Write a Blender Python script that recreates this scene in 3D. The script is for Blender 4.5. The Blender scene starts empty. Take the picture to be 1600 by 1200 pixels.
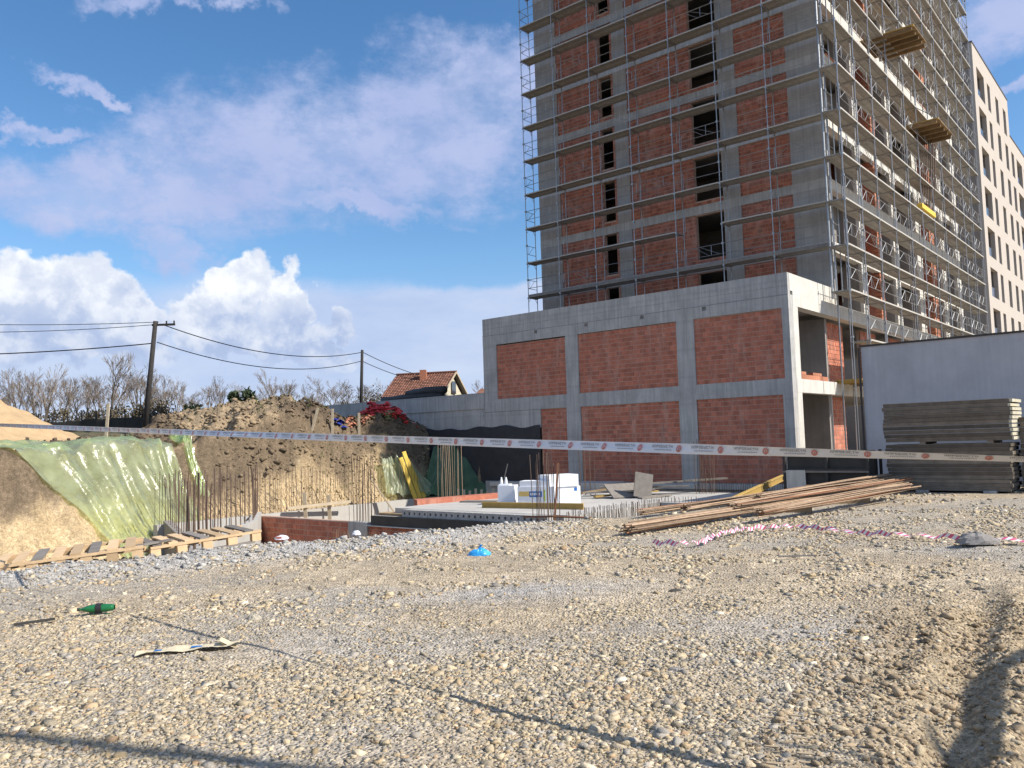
import bpy, math, random
import numpy as np
from mathutils import Vector, Matrix
random.seed(7); rng=np.random.default_rng(7)
S=bpy.context.scene; COL=S.collection
R=math.radians
# ---------------------------------------------------------------- camera
cd=bpy.data.cameras.new('camera'); cam=bpy.data.objects.new('camera',cd); COL.objects.link(cam); S.camera=cam
PITCH=0.0673195; ROLL=0.03114536
Fv=Vector((0,math.cos(PITCH),math.sin(PITCH))); R0=Vector((1,0,0)); U0=R0.cross(Fv)
Rv=R0*math.cos(ROLL)-U0*math.sin(ROLL); Uv=U0*math.cos(ROLL)+R0*math.sin(ROLL)
M=Matrix((( Rv.x,Uv.x,-Fv.x,0),(Rv.y,Uv.y,-Fv.y,0),(Rv.z,Uv.z,-Fv.z,1.75),(0,0,0,1))); cam.matrix_world=M
cd.sensor_fit='HORIZONTAL'; cd.sensor_width=36; cd.lens=36*1282.5/1600; cd.clip_start=.1; cd.clip_end=5000
S.render.resolution_x=1024; S.render.resolution_y=768
# ---------------------------------------------------------------- sun, exposure
SUN_AZ=R(108); SUN_EL=R(40)
sdir=Vector((math.sin(SUN_AZ)*math.cos(SUN_EL),math.cos(SUN_AZ)*math.cos(SUN_EL),math.sin(SUN_EL)))
sl=bpy.data.lights.new('sun','SUN'); sl.energy=4.3; sl.angle=R(.53); sl.color=(1,.93,.83)
so=bpy.data.objects.new('sun',sl); COL.objects.link(so); so.rotation_euler=(-sdir).to_track_quat('-Z','Y').to_euler(); so.location=sdir*80
vs=S.view_settings; vs.view_transform='Standard'; vs.look='None'; vs.gamma=1; vs.use_curve_mapping=False; vs.exposure=0.6
# ---------------------------------------------------------------- world: sky with clouds
W=bpy.data.worlds.new('World'); S.world=W; W.use_nodes=True
nt=W.node_tree; nt.nodes.clear(); N=nt.nodes; LK=nt.links
def nd(t,**k):
    n=N.new(t)
    for a,b in k.items(): setattr(n,a,b)
    return n
def setin(sock,v):
    if isinstance(v,bpy.types.NodeSocket): LK.new(v,sock)
    else: sock.default_value=v
def ma(op,a,b=0.,c=0.,clamp=False):
    n=nd('ShaderNodeMath',operation=op,use_clamp=clamp); setin(n.inputs[0],a); setin(n.inputs[1],b); setin(n.inputs[2],c); return n.outputs[0]
def mixc(f,a,b):
    n=nd('ShaderNodeMix',data_type='RGBA'); setin(n.inputs[0],f)
    for i,v in ((6,a),(7,b)):
        if isinstance(v,tuple): n.inputs[i].default_value=(*v,1)
        else: LK.new(v,n.inputs[i])
    return n.outputs[2]
def sstep(v,a,b):
    n=nd('ShaderNodeMapRange',interpolation_type='SMOOTHSTEP'); setin(n.inputs[0],v); n.inputs[1].default_value=a; n.inputs[2].default_value=b; return n.outputs[0]
tc=nd('ShaderNodeTexCoord').outputs['Generated']
def noise(vec,scale,detail=6,rough=.55,sc=(1,1,1),off=(0,0,0)):
    m=nd('ShaderNodeMapping'); LK.new(vec,m.inputs[0]); m.inputs['Scale'].default_value=sc; m.inputs['Location'].default_value=off
    n=nd('ShaderNodeTexNoise'); LK.new(m.outputs[0],n.inputs['Vector']); n.inputs['Scale'].default_value=scale; n.inputs['Detail'].default_value=detail; n.inputs['Roughness'].default_value=rough
    return n.outputs['Fac']
sep=nd('ShaderNodeSeparateXYZ'); LK.new(tc,sep.inputs[0])
AZ=ma('MULTIPLY',ma('ARCTAN2',sep.outputs[0],sep.outputs[1]),57.2958); EL=ma('MULTIPLY',ma('ARCSINE',sep.outputs[2]),57.2958)
nf=noise(tc,9,8,.62); nf2=noise(tc,9,8,.62,off=(5,3,1)); nc=noise(tc,22,4,.5,off=(2,7,1)); nw=noise(tc,3.5,3,.5,off=(9,1,4)); nw2=noise(tc,3.5,3,.5,off=(1,8,2))
def warp(c,pairs):
    for n_,a in pairs: c=ma('ADD',c,ma('MULTIPLY',ma('SUBTRACT',n_,.5),a))
    return c
az1=warp(AZ,[(nf,14),(nw,6)]); el1=warp(EL,[(nf2,8),(nw2,4)])
az2=warp(AZ,[(nf,4),(nc,4.2)]); el2=warp(EL,[(nf2,4),(noise(tc,22,4,.5,off=(6,2,9)),4.2)])
def ell(az,el,list_):
    out=None
    for (a0,e0,ra,re,ang) in list_:
        c,s_=math.cos(R(ang)),math.sin(R(ang))
        da=ma('SUBTRACT',az,a0); de=ma('SUBTRACT',el,e0)
        u=ma('DIVIDE',ma('ADD',ma('MULTIPLY',da,c),ma('MULTIPLY',de,s_)),ra); v=ma('DIVIDE',ma('SUBTRACT',ma('MULTIPLY',de,c),ma('MULTIPLY',da,s_)),re)
        q=ma('SUBTRACT',1,ma('SQRT',ma('ADD',ma('MULTIPLY',u,u),ma('MULTIPLY',v,v))))
        out=q if out is None else ma('MAXIMUM',out,q)
    return out
sky=nd('ShaderNodeTexSky',sky_type='NISHITA',sun_disc=False); sky.sun_elevation=SUN_EL; sky.sun_rotation=SUN_AZ; sky.altitude=100; sky.dust_density=.6; sky.ozone_density=2.5; sky.air_density=1.0
SKYS=.12
sc_=nd('ShaderNodeVectorMath',operation='SCALE'); LK.new(sky.outputs[0],sc_.inputs[0]); sc_.inputs['Scale'].default_value=SKYS
hs=nd('ShaderNodeHueSaturation'); hs.inputs['Saturation'].default_value=1.22; hs.inputs['Value'].default_value=.93; LK.new(sc_.outputs[0],hs.inputs['Color'])
col=mixc(1.0,hs.outputs[0],hs.outputs[0])
# horizon haze
col=mixc(ma('MULTIPLY',sstep(EL,16,0),.55),col,(.20,.31,.56))
# thin high sheet (the long bank in front of us, plus added fill clouds out of view)
sheet=ell(az1,el1,[(-8,20.4,14,5.2,8),(-18.5,18.4,10,5.0,10),(-27,16.0,9,2.4,4),(-1,24.4,7,3.0,-8),(-22.5,13.4,4,1.8,-30),(-12.5,16.2,9,.9,-8),(-31,18.6,2.5,.6,0),(-28,21.5,4,.6,-14),(34,24,8,2.6,10),(32,19.3,4,.6,10),(-22,27.3,5,.7,5),(-5,18.4,4,.9,0)])
fill_clouds=ma('MULTIPLY',sstep(noise(tc,2.6,6,.6,sc=(1,1,2.4),off=(4,4,0)),.44,.64),sstep(ma('ABSOLUTE',AZ),38,60))
texs=noise(tc,26,7,.66,sc=(1,1,1.7)); texw=noise(tc,9,6,.7,sc=(1,1,2.2),off=(7,7,1))
patch=ma('ADD',.62,ma('MULTIPLY',sstep(noise(tc,16,6,.65,off=(2,2,6),sc=(1,1,1.6)),.35,.6),.38))
m1=ma('MULTIPLY',sstep(ma('ADD',sheet,ma('ADD',ma('MULTIPLY',ma('SUBTRACT',texs,.5),.8),ma('MULTIPLY',ma('SUBTRACT',texw,.5),.9))),-.2,.62),ma('MULTIPLY',patch,.92)); 
col=mixc(m1,col,mixc(noise(tc,12,4,.5,off=(3,3,3)),(.25,.31,.52),(.40,.44,.60)))
col=mixc(ma('MULTIPLY',fill_clouds,.8),col,mixc(noise(tc,9,4,.5,off=(3,1,3)),(.34,.38,.52),(.70,.72,.78)))  # unseen clouds, widened and whitened to lift the ambient light
# low grey-blue stratus behind the cumulus
azb=warp(AZ,[(nf,3)]); elb=warp(EL,[(nf2,2.6),(nw,2)])
low=ell(azb,elb,[(-8,7.5,22,3.9,-5),(-26,4.5,24,5,0),(1,9.2,16,1.7,-3),(-8,1,60,4.8,0),(55,6,28,6,0),(-75,6,30,7,0),(110,5,30,5,0),(180,6,50,6,0)])
m2=ma('MULTIPLY',sstep(low,.0,.40),.85)
col=mixc(m2,col,mixc(noise(tc,7,6,.6,sc=(1,1,3)),(.25,.33,.53),(.52,.56,.66)))
# bright cumulus
cum=ell(az2,el2,[(-31.5,9.2,4.2,2.7,0),(-27.0,9.4,3.0,2.6,0),(-24.6,8.8,1.5,1.2,0),(-32,7.0,7,2.2,0),(-27,6.8,5,1.6,0),(-20.9,8.8,2.7,1.8,0),(-18.2,10.1,2.0,2.3,0),(-15.4,9.9,1.5,2.0,0),(-17,7.4,5,1.8,0),(-11.7,8.2,1.5,1.1,0),(-14,6.2,5,1.0,0),(-60,8,8,3.5,0),(62,8,8,3.5,0),(75,9,6,4.5,0),(-80,9,7,4,0),(150,8,14,4,0),(-140,8,14,4,0)])
cum=ma('ADD',cum,ma('MULTIPLY',ma('SUBTRACT',noise(tc,60,6,.65),.5),.22))
m3=ma('MULTIPLY',sstep(cum,-.02,.20),sstep(ma('ADD',EL,ma('MULTIPLY',nf,3)),5.4,7.8))
top=sstep(ma('ADD',EL,ma('MULTIPLY',ma('SUBTRACT',nc,.5),9)),7.0,11.6)
lump=sstep(noise(tc,24,6,.6,off=(1.3,.4,0)),.42,.62)
ccol=mixc(ma('MULTIPLY',ma('ADD',ma('MULTIPLY',top,.55),ma('MULTIPLY',lump,.48)),1,clamp=True),(.30,.37,.53),(.66,.68,.71))
col=mixc(m3,col,ccol)
# everything below the horizon: far dull ground colour
col=mixc(sstep(EL,-.5,-2.5),col,(.13,.12,.10))
bg=nd('ShaderNodeBackground'); LK.new(col,bg.inputs[0]); bg.inputs[1].default_value=1.0
wo=nd('ShaderNodeOutputWorld'); LK.new(bg.outputs[0],wo.inputs[0])
# ---------------------------------------------------------------- helpers
AZB=.8757943
A=Vector((-math.sin(AZB),math.cos(AZB),0)); B=Vector((math.cos(AZB),math.sin(AZB),0)); C0=Vector((11.26,32.89,0))
ROTB=math.atan2(-A.y,-A.x)       # local x = -s (to the right along the fronts), local y = t (away)
def P(s,t,z=0.): return C0+A*s+B*t+Vector((0,0,z))
def ST(X,Y): dx=X-C0.x; dy=Y-C0.y; return dx*A.x+dy*A.y, dx*B.x+dy*B.y
def basis(d):
    d=d.normalized(); a=Vector((0,0,1)) if abs(d.z)<.9 else Vector((1,0,0))
    u=d.cross(a).normalized(); return u,d.cross(u)
class MB:
    def __init__(s): s.v=[];s.f=[];s.t=[]
    def box(s,x0,x1,y0,y1,z0,z1,tint=.5,M=None):
        vs=[(x0,y0,z0),(x1,y0,z0),(x1,y1,z0),(x0,y1,z0),(x0,y0,z1),(x1,y0,z1),(x1,y1,z1),(x0,y1,z1)]
        if M is not None: vs=[tuple(M@Vector(v)) for v in vs]
        n=len(s.v); s.v+=vs
        s.f+=[tuple(n+i for i in q) for q in ((0,3,2,1),(4,5,6,7),(0,1,5,4),(1,2,6,5),(2,3,7,6),(3,0,4,7))]; s.t+=[tint]*6; return s
    def beam(s,p0,p1,w,h,tint=.5,up=None):
        p0=Vector(p0);p1=Vector(p1);d=(p1-p0);L=d.length;d.normalize()
        up=Vector(up) if up else (Vector((0,0,1)) if abs(d.z)<.95 else Vector((0,1,0)))
        r=d.cross(up).normalized();u=r.cross(d)
        Mx=Matrix(((d.x,r.x,u.x,p0.x),(d.y,r.y,u.y,p0.y),(d.z,r.z,u.z,p0.z),(0,0,0,1)))
        return s.box(0,L,-w/2,w/2,-h/2,h/2,tint,Mx)
    def tube(s,pts,r,n=5,tint=.5,r1=None,cap=True):
        pts=[Vector(p) for p in pts]; b=len(s.v); m=len(pts); r1=r if r1 is None else r1
        for i,p in enumerate(pts):
            d=(pts[min(i+1,m-1)]-pts[max(i-1,0)]); u,w=basis(d); rr=r+(r1-r)*i/max(1,m-1)
            for k in range(n):
                a=2*math.pi*k/n; s.v.append(tuple(p+u*math.cos(a)*rr+w*math.sin(a)*rr))
        for i in range(m-1):
            for k in range(n): s.f.append((b+i*n+k,b+i*n+(k+1)%n,b+(i+1)*n+(k+1)%n,b+(i+1)*n+k)); s.t.append(tint)
        if cap and n>2: s.f+=[tuple(b+k for k in reversed(range(n))),tuple(b+(m-1)*n+k for k in range(n))]; s.t+=[tint]*2
        return s
    def poly(s,vs,tint=.5):
        n=len(s.v); s.v+=[tuple(v) for v in vs]; s.f.append(tuple(range(n,n+len(vs)))); s.t.append(tint); return s
    def prism(s,pts,z0,z1,tint=.5):
        n=len(s.v);k=len(pts); s.v+=[(p[0],p[1],z0) for p in pts]+[(p[0],p[1],z1) for p in pts]
        s.f+=[tuple(n+i for i in reversed(range(k))),tuple(n+k+i for i in range(k))]+[(n+i,n+(i+1)%k,n+k+(i+1)%k,n+k+i) for i in range(k)]; s.t+=[tint]*(k+2); return s
    def grid(s,fn,nu,nv,tint=.5):
        b=len(s.v)
        for i in range(nu+1):
            for j in range(nv+1): s.v.append(tuple(fn(i/nu,j/nv)))
        for i in range(nu):
            for j in range(nv): a=b+i*(nv+1)+j; s.f.append((a,a+nv+1,a+nv+2,a+1)); s.t.append(tint)
        return s
    def mesh(s,name,mat,smooth=False):
        me=bpy.data.meshes.new(name); me.from_pydata(s.v,[],s.f); me.materials.append(mat)
        at=me.attributes.new('tint','FLOAT','FACE'); at.data.foreach_set('value',s.t)
        if smooth: me.polygons.foreach_set('use_smooth',[True]*len(me.polygons))
        me.update(); return me
    def build(s,name,mat,parent=None,smooth=False,**k): return obj(name,s.mesh(name,mat,smooth),parent,**k)
def obj(name,me,parent=None,loc=None,rot=None,label=None,kind=None,scale=None):
    o=bpy.data.objects.new(name,me); COL.objects.link(o)
    if parent: o.parent=parent
    if loc is not None: o.location=loc
    if rot is not None: o.rotation_euler=rot
    if scale is not None: o.scale=scale
    if label: o['label']=label
    if kind: o['kind']=kind
    return o
def tag(o,label,cat,group=None,kind=None):
    o['label']=label; o['category']=cat
    if group: o['group']=group
    if kind: o['kind']=kind
    return o
def thing(name,label,cat,loc=(0,0,0),rz=0,group=None):
    o=bpy.data.objects.new(name,None); COL.objects.link(o); o.location=loc; o.rotation_euler=(0,0,rz); o.empty_display_size=.2
    return tag(o,label,cat,group)
def copytree(o,parent=None):
    c=o.copy(); COL.objects.link(c)
    if parent: c.parent=parent
    for ch in list(o.children): copytree(ch,c)
    return c
ORD=['first','second','third','fourth','fifth','sixth','seventh','eighth','ninth','tenth','eleventh','twelfth','thirteenth','fourteenth','fifteenth','sixteenth','seventeenth','eighteenth','nineteenth','twentieth']
# ---------------------------------------------------------------- materials
def mat(name,c1,c2=None,scale=4.,rough=.85,bump=.0,bscale=None,tint=0.,streak=0.,grime=0.,metal=0.,coords='Object',stretch=(1,1,1),detail=8,spec=.3,extra=None,spots=None):
    m=bpy.data.materials.new(name); m.use_nodes=True; t=m.node_tree; n=t.nodes; l=t.links; p=n['Principled BSDF']
    p.inputs['Roughness'].default_value=rough; p.inputs['Metallic'].default_value=metal; p.inputs['Specular IOR Level'].default_value=spec
    tx=n.new('ShaderNodeTexCoord')
    geo=n.new('ShaderNodeNewGeometry')
    src=geo.outputs['Position'] if coords=='World' else tx.outputs['Object']
    def ns(sc,det=8,st=(1,1,1),ro=.6):
        mp=n.new('ShaderNodeMapping'); l.new(src,mp.inputs[0]); mp.inputs['Scale'].default_value=st
        q=n.new('ShaderNodeTexNoise'); l.new(mp.outputs[0],q.inputs['Vector']); q.inputs['Scale'].default_value=sc; q.inputs['Detail'].default_value=det; q.inputs['Roughness'].default_value=ro; return q.outputs['Fac']
    def mr(v,a,b,c,d):
        q=n.new('ShaderNodeMapRange'); l.new(v,q.inputs[0]); q.inputs[1].default_value=a;q.inputs[2].default_value=b;q.inputs[3].default_value=c;q.inputs[4].default_value=d; return q.outputs[0]
    def mx(f,a,b,bt='MIX'):
        q=n.new('ShaderNodeMix'); q.data_type='RGBA'; q.blend_type=bt
        if isinstance(f,float): q.inputs[0].default_value=f
        else: l.new(f,q.inputs[0])
        for i,v in ((6,a),(7,b)):
            if isinstance(v,tuple): q.inputs[i].default_value=(*v,1)
            else: l.new(v,q.inputs[i])
        return q.outputs[2]
    c2=c2 or tuple(x*.75 for x in c1)
    f=ns(scale,detail,stretch)
    c=mx(mr(f,.3,.7,0,1),c1,c2)
    if streak:
        c=mx(mr(ns(1.6,6,(5,5,.25)),.42,.75,0,streak),c,tuple(x*.45 for x in c1))
        c=mx(mr(ns(3,6,(5,5,.2)),.55,.8,0,streak*.7),c,tuple(min(1,x*1.5) for x in c1))
    if grime: c=mx(mr(ns(.7,10,ro=.7),.45,.75,0,grime),c,tuple(x*.5 for x in c1))
    if spots: c=mx(mr(ns(spots[1],4),spots[2],spots[2]+.06,0,1),c,spots[0])
    if tint:
        at=n.new('ShaderNodeAttribute'); at.attribute_name='tint'
        hsv=n.new('ShaderNodeHueSaturation'); l.new(c,hsv.inputs['Color']); l.new(mr(at.outputs['Fac'],0,1,1-tint,1+tint),hsv.inputs['Value']); c=hsv.outputs[0]
    if extra: c=extra(n,l,ns,mr,mx,c,p)
    l.new(c,p.inputs['Base Color'])
    if bump:
        b=n.new('ShaderNodeBump'); b.inputs['Strength'].default_value=min(1,bump); b.inputs['Distance'].default_value=.02 if bump<=1 else .02*bump
        l.new(ns(bscale or scale*4,8,stretch),b.inputs['Height']); l.new(b.outputs[0],p.inputs['Normal'])
    return m
def board(n,l,ns,mr,mx,c,p):   # form-board marks on cast concrete: fine relief and tone
    geo=n.new('ShaderNodeNewGeometry'); tx=n.new('ShaderNodeTexCoord')
    w=n.new('ShaderNodeTexWave'); w.wave_type='BANDS'; w.bands_direction='Z'; w.inputs['Scale'].default_value=.26; w.inputs['Distortion'].default_value=.4; l.new(tx.outputs['Object'],w.inputs[0])
    return mx(mr(w.outputs['Fac'],.96,1,0,.13),c,(.16,.155,.15))
def grooves(n,l,ns,mr,mx,c,p): # clay block: vertical comb scratches and mortar smears
    c=mx(mr(ns(1.1,9,(1,1,.8),.75),.54,.74,0,.5),c,(.48,.35,.28))
    c=mx(mr(ns(3.2,6,(1,1,.16)),.52,.72,0,.45),c,(.54,.40,.32))
    c=mx(mr(ns(5,5,(1,1,.3)),.56,.72,0,.55),c,(.20,.09,.07))
    return c
mConc=mat('concrete',(.50,.49,.465),(.40,.395,.38),1.3,.9,.5,14,streak=.7,grime=.75,extra=board)
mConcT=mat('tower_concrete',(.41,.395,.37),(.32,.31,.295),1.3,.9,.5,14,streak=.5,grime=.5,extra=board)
mConcL=mat('pale_sunlit_concrete',(.66,.64,.58),(.54,.52,.47),1.8,.9,.5,14,streak=.45,grime=.25)  # lighter copy of the concrete: sunlight painted into side faces; also pale pieces
mConcSlab=mat('slab_concrete',(.50,.485,.45),(.40,.385,.36),1.2,.9,.3,20,grime=.3)
mConcD=mat('dark_shade_concrete',(.30,.28,.26),(.235,.22,.205),1.5,.92,.3,14,streak=.3)  # concrete darkened to paint in shade indoors and in recesses; also dark pieces
mMortar=mat('mortar',(.52,.37,.29),(.40,.27,.21),6,.95,.5,30)
mBrick=mat('clay_brick',(.50,.185,.115),(.39,.13,.082),5,.9,.4,40,tint=.20,coords='World',extra=grooves)
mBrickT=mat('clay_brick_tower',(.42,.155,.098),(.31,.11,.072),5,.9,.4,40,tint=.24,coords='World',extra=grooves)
mBrickO=mat('orange_brick',(.50,.22,.13),(.42,.17,.10),5,.9,.4,40,tint=.2)
mSteel=mat('galvanised_steel',(.42,.43,.43),(.30,.31,.32),8,.45,0,metal=.7,spec=.5)
mDeck=mat('scaffold_deck',(.36,.345,.315),(.26,.245,.22),6,.85,.3,30,tint=.25)
mDeckE=mat('deck_edge_rail',(.50,.48,.43),(.38,.36,.32),6,.7)
mRust=mat('rusty_rebar',(.26,.125,.065),(.16,.075,.045),18,.85,.3,60,tint=.35)
mRustL=mat('pale_rusty_rebar',(.38,.28,.19),(.26,.175,.115),9,.85,.3,60,tint=.4)
mRebar=mat('dark_rebar',(.17,.115,.085),(.10,.07,.055),18,.75,tint=.3)
mWood=mat('timber',(.46,.33,.19),(.34,.235,.13),3,.85,.3,20,tint=.3,stretch=(1,1,1))
mWoodP=mat('pallet_timber',(.62,.45,.27),(.50,.35,.2),5,.85,.3,20,tint=.25)
mWoodG=mat('weathered_timber',(.27,.245,.215),(.19,.17,.15),5,.9,.4,20,tint=.3)
mWoodY=mat('yellow_formwork_timber',(.50,.34,.10),(.38,.25,.08),5,.7,.2,20,tint=.25)
mYellow=mat('yellow_board',(.78,.55,.09),(.66,.45,.07),3,.6,tint=.15)
mPanel=mat('stacked_panel',(.215,.18,.14),(.135,.115,.09),5,.9,.5,12,tint=.45,grime=.4,extra=lambda n,l,ns,mr,mx,c,p: mx(mr(ns(8,6,(.25,.25,6)),.5,.7,0,.6),c,(.07,.065,.055)))
mPanelEnd=mat('sawn_panel_edge',(.60,.56,.43),(.42,.39,.29),9,.9,.4,25)
mStoneP=mat('pale_stone',(.50,.45,.35),(.40,.36,.28),20,.9,.4,60)
mDarkPly=mat('dark_plywood',(.075,.07,.062),(.05,.047,.043),2,.8,.2,10,grime=.3)
mMembrane=mat('black_membrane',(.045,.045,.05),(.03,.03,.034),2,.6,.4,6)
mRender=mat('grey_render',(.55,.54,.55),(.47,.465,.48),1.2,.95,.25,30,streak=.2,grime=.3)
mCap=mat('roof_flashing',(.07,.06,.055),None,4,.6)
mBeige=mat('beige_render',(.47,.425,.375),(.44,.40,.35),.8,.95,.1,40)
mBeigeD=mat('shaded_beige_render',(.27,.24,.215),(.23,.205,.185),.8,.95)  # shade painted in: beige render darkened for the block's unlit front wall
mGlass=mat('window_glass',(.035,.04,.05),(.05,.055,.065),2,.12,spec=.8)
mFrame=mat('window_frame',(.09,.09,.095),None,4,.5)
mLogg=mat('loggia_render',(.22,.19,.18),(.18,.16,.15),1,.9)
mWhite=mat('polystyrene',(.80,.82,.85),(.76,.78,.82),8,.7,.1,80)
mBlueP=mat('blue_print',(.03,.17,.48),None,4,.5); mYelP=mat('ochre_print',(.72,.52,.18),None,4,.5); mGrnP=mat('green_print',(.45,.62,.08),None,4,.5)
mBlk=mat('black_print',(.03,.03,.035),None,4,.6); mGreyP=mat('grey_print',(.30,.30,.31),None,4,.6); mRedP=mat('red_print',(.55,.20,.17),(.5,.2,.18),4,.6)
mTape=mat('white_tape',(.72,.73,.76),(.64,.66,.70),1.4,.45,.2,6)
mPinkT=mat('red_tape',(.55,.07,.16),(.62,.16,.26),4,.5); 
mRedNet=mat('red_netting',(.75,.07,.07),(.50,.05,.05),3,.7,.5,10)
mBlueBag=mat('blue_plastic',(.03,.30,.72),(.05,.40,.80),9,.35,.3,20)
mBlueT=mat('dark_blue_tarp',(.03,.05,.30),None,4,.5)
mPole=mat('dark_timber_pole',(.05,.045,.042),(.03,.028,.027),6,.85,.3,20)
mWire=mat('cable',(.025,.025,.028),None,4,.6)
mBark=mat('bark',(.16,.13,.10),(.10,.085,.07),8,.9,tint=.3)
mTwig=mat('twigs',(.27,.225,.185),(.19,.155,.125),8,.9,tint=.3)
mRoof=mat('roof_tiles',(.26,.125,.085),(.19,.09,.065),3,.85,.3,12,tint=.3,grime=.4)
mCream=mat('cream_wall',(.62,.59,.47),None,2,.9)
mTarpD=mat('dark_tarp',(.055,.055,.055),(.035,.036,.036),3,.6,.4,6)
mPaper=mat('paper_sack',(.66,.58,.40),(.56,.49,.34),7,.8,.3,20)
mFence=mat('fence_mesh_panel',(.035,.035,.03),(.055,.05,.04),3,.9)
mStake=mat('pale_stake',(.55,.47,.34),(.42,.35,.25),6,.85)
def leafmat(name,c1,c2):
    m=mat(name,c1,c2,6,.7,tint=.5); return m
mLeaf=leafmat('spring_leaves',(.12,.16,.04),(.08,.10,.03)); mLeafD=leafmat('evergreen_leaves',(.045,.065,.028),(.03,.045,.02)); mScrub=leafmat('dry_scrub',(.16,.13,.08),(.10,.085,.055)); mGrass=leafmat('weeds',(.10,.14,.03),(.14,.13,.05))
def plastic(name,c,alpha,rough=.25,gl=1.):
    m=bpy.data.materials.new(name); m.use_nodes=True; t=m.node_tree; n=t.nodes; l=t.links; n.clear()
    o=n.new('ShaderNodeOutputMaterial'); tr=n.new('ShaderNodeBsdfTransparent'); tr.inputs[0].default_value=(*[min(1,x*1.22) for x in c],1)
    d=n.new('ShaderNodeBsdfDiffuse'); d.inputs[0].default_value=(*c,1); tl=n.new('ShaderNodeBsdfTranslucent'); tl.inputs[0].default_value=(*c,1)
    g=n.new('ShaderNodeBsdfGlossy'); g.inputs['Roughness'].default_value=rough
    tx=n.new('ShaderNodeTexCoord'); nz=n.new('ShaderNodeTexNoise'); nz.inputs['Scale'].default_value=1.6; nz.inputs['Detail'].default_value=5; l.new(tx.outputs['Object'],nz.inputs['Vector'])
    bp=n.new('ShaderNodeBump'); bp.inputs['Strength'].default_value=.35; bp.inputs['Distance'].default_value=.12; l.new(nz.outputs[0],bp.inputs['Height']); l.new(bp.outputs[0],g.inputs['Normal'])
    a=n.new('ShaderNodeMixShader'); a.inputs[0].default_value=.4; l.new(d.outputs[0],a.inputs[1]); l.new(tl.outputs[0],a.inputs[2])
    b=n.new('ShaderNodeMixShader'); mr=n.new('ShaderNodeMapRange'); l.new(nz.outputs[0],mr.inputs[0]); mr.inputs[1].default_value=.3;mr.inputs[2].default_value=.7;mr.inputs[3].default_value=alpha-.14;mr.inputs[4].default_value=alpha+.14
    l.new(mr.outputs[0],b.inputs[0]); l.new(tr.outputs[0],b.inputs[1]); l.new(a.outputs[0],b.inputs[2])
    fr=n.new('ShaderNodeFresnel'); fr.inputs[0].default_value=1.45; l.new(bp.outputs[0],fr.inputs['Normal'])
    gm=n.new('ShaderNodeMath'); gm.operation='MULTIPLY'; l.new(fr.outputs[0],gm.inputs[0]); gm.inputs[1].default_value=gl; e=n.new('ShaderNodeMixShader'); l.new(gm.outputs[0],e.inputs[0]); l.new(b.outputs[0],e.inputs[1]); l.new(g.outputs[0],e.inputs[2]); l.new(e.outputs[0],o.inputs[0]); return m
mSheet=plastic('pale_green_film',(.68,.77,.50),.36,.2,.24); mSheetG=plastic('green_netting',(.20,.34,.20),.62,.6,.04); mSheetW=plastic('clear_film',(.55,.62,.40),.5,.3,.2); mBottle=plastic('green_bottle_plastic',(.06,.40,.16),.55,.1)
# ---------------------------------------------------------------- terrain
def hsh(i,j,k=0): 
    v=np.sin(i*127.1+j*311.7+k*74.7)*43758.5453; return v-np.floor(v)
def vnoise(x,y,k=0):
    xi=np.floor(x);yi=np.floor(y);fx=x-xi;fy=y-yi; fx=fx*fx*(3-2*fx);fy=fy*fy*(3-2*fy)
    return (hsh(xi,yi,k)*(1-fx)+hsh(xi+1,yi,k)*fx)*(1-fy)+(hsh(xi,yi+1,k)*(1-fx)+hsh(xi+1,yi+1,k)*fx)*fy
def fbm(x,y,o=4,k=0,g=.5):
    s=0;a=1;t=0
    for i in range(o): s=s+a*vnoise(x*2**i,y*2**i,k+i*7.3); t+=a; a*=g
    return s/t
def smooth(v,a,b): u=np.clip((v-a)/(b-a),0,1); return u*u*(3-2*u)
def gauss(X,Y,cx,cy,r,rx=None,ang=0):
    dx=X-cx;dy=Y-cy;c,s=math.cos(R(ang)),math.sin(R(ang)); u=(dx*c+dy*s)/r; v=(-dx*s+dy*c)/(rx or r); return np.exp(-(u*u+v*v))
def Pt(s,t): p=P(s,t); return (p.x,p.y)
PIT=[(-16,4.5),(-11,9.6),(-7.3,12.2),(-5.7,13.3),(-4.2,14.5),(-2.75,14.9),(-1.9,15.3),(-.6,16.7),(.3,17.2),(2.3,17.9),(4.8,20.0),(7.46,23.0),(9.2,26.5),(10.7,31.5),Pt(-.05,.15),Pt(16.6,.15),Pt(21,.15),Pt(20.8,-4),Pt(20.5,-9),Pt(20.8,-15),(-16.7,31.5),(-18.7,28),(-20.8,24),(-22,16),(-20,8)]
NYARD=13   # first segments belong to the yard side
def pitdist(X,Y):
    px=np.array([p[0] for p in PIT]);py=np.array([p[1] for p in PIT]); n=len(PIT)
    best=np.full(X.shape,1e9); idx=np.zeros(X.shape,int); ins=np.zeros(X.shape,bool)
    for i in range(n):
        x0,y0,x1,y1=px[i],py[i],px[(i+1)%n],py[(i+1)%n]
        tt=np.clip(((X-x0)*(x1-x0)+(Y-y0)*(y1-y0))/((x1-x0)**2+(y1-y0)**2),0,1)
        d=np.hypot(X-x0-tt*(x1-x0),Y-y0-tt*(y1-y0)); m=d<best; best=np.where(m,d,best); idx=np.where(m,i,idx)
        c=((y0>Y)!=(y1>Y)); ins^=c&(X<(x1-x0)*(Y-y0)/((y1-y0) if y1!=y0 else 1e-9)+x0)
    return np.where(ins,best,-best),idx
FLOOR=-3.3
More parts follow.
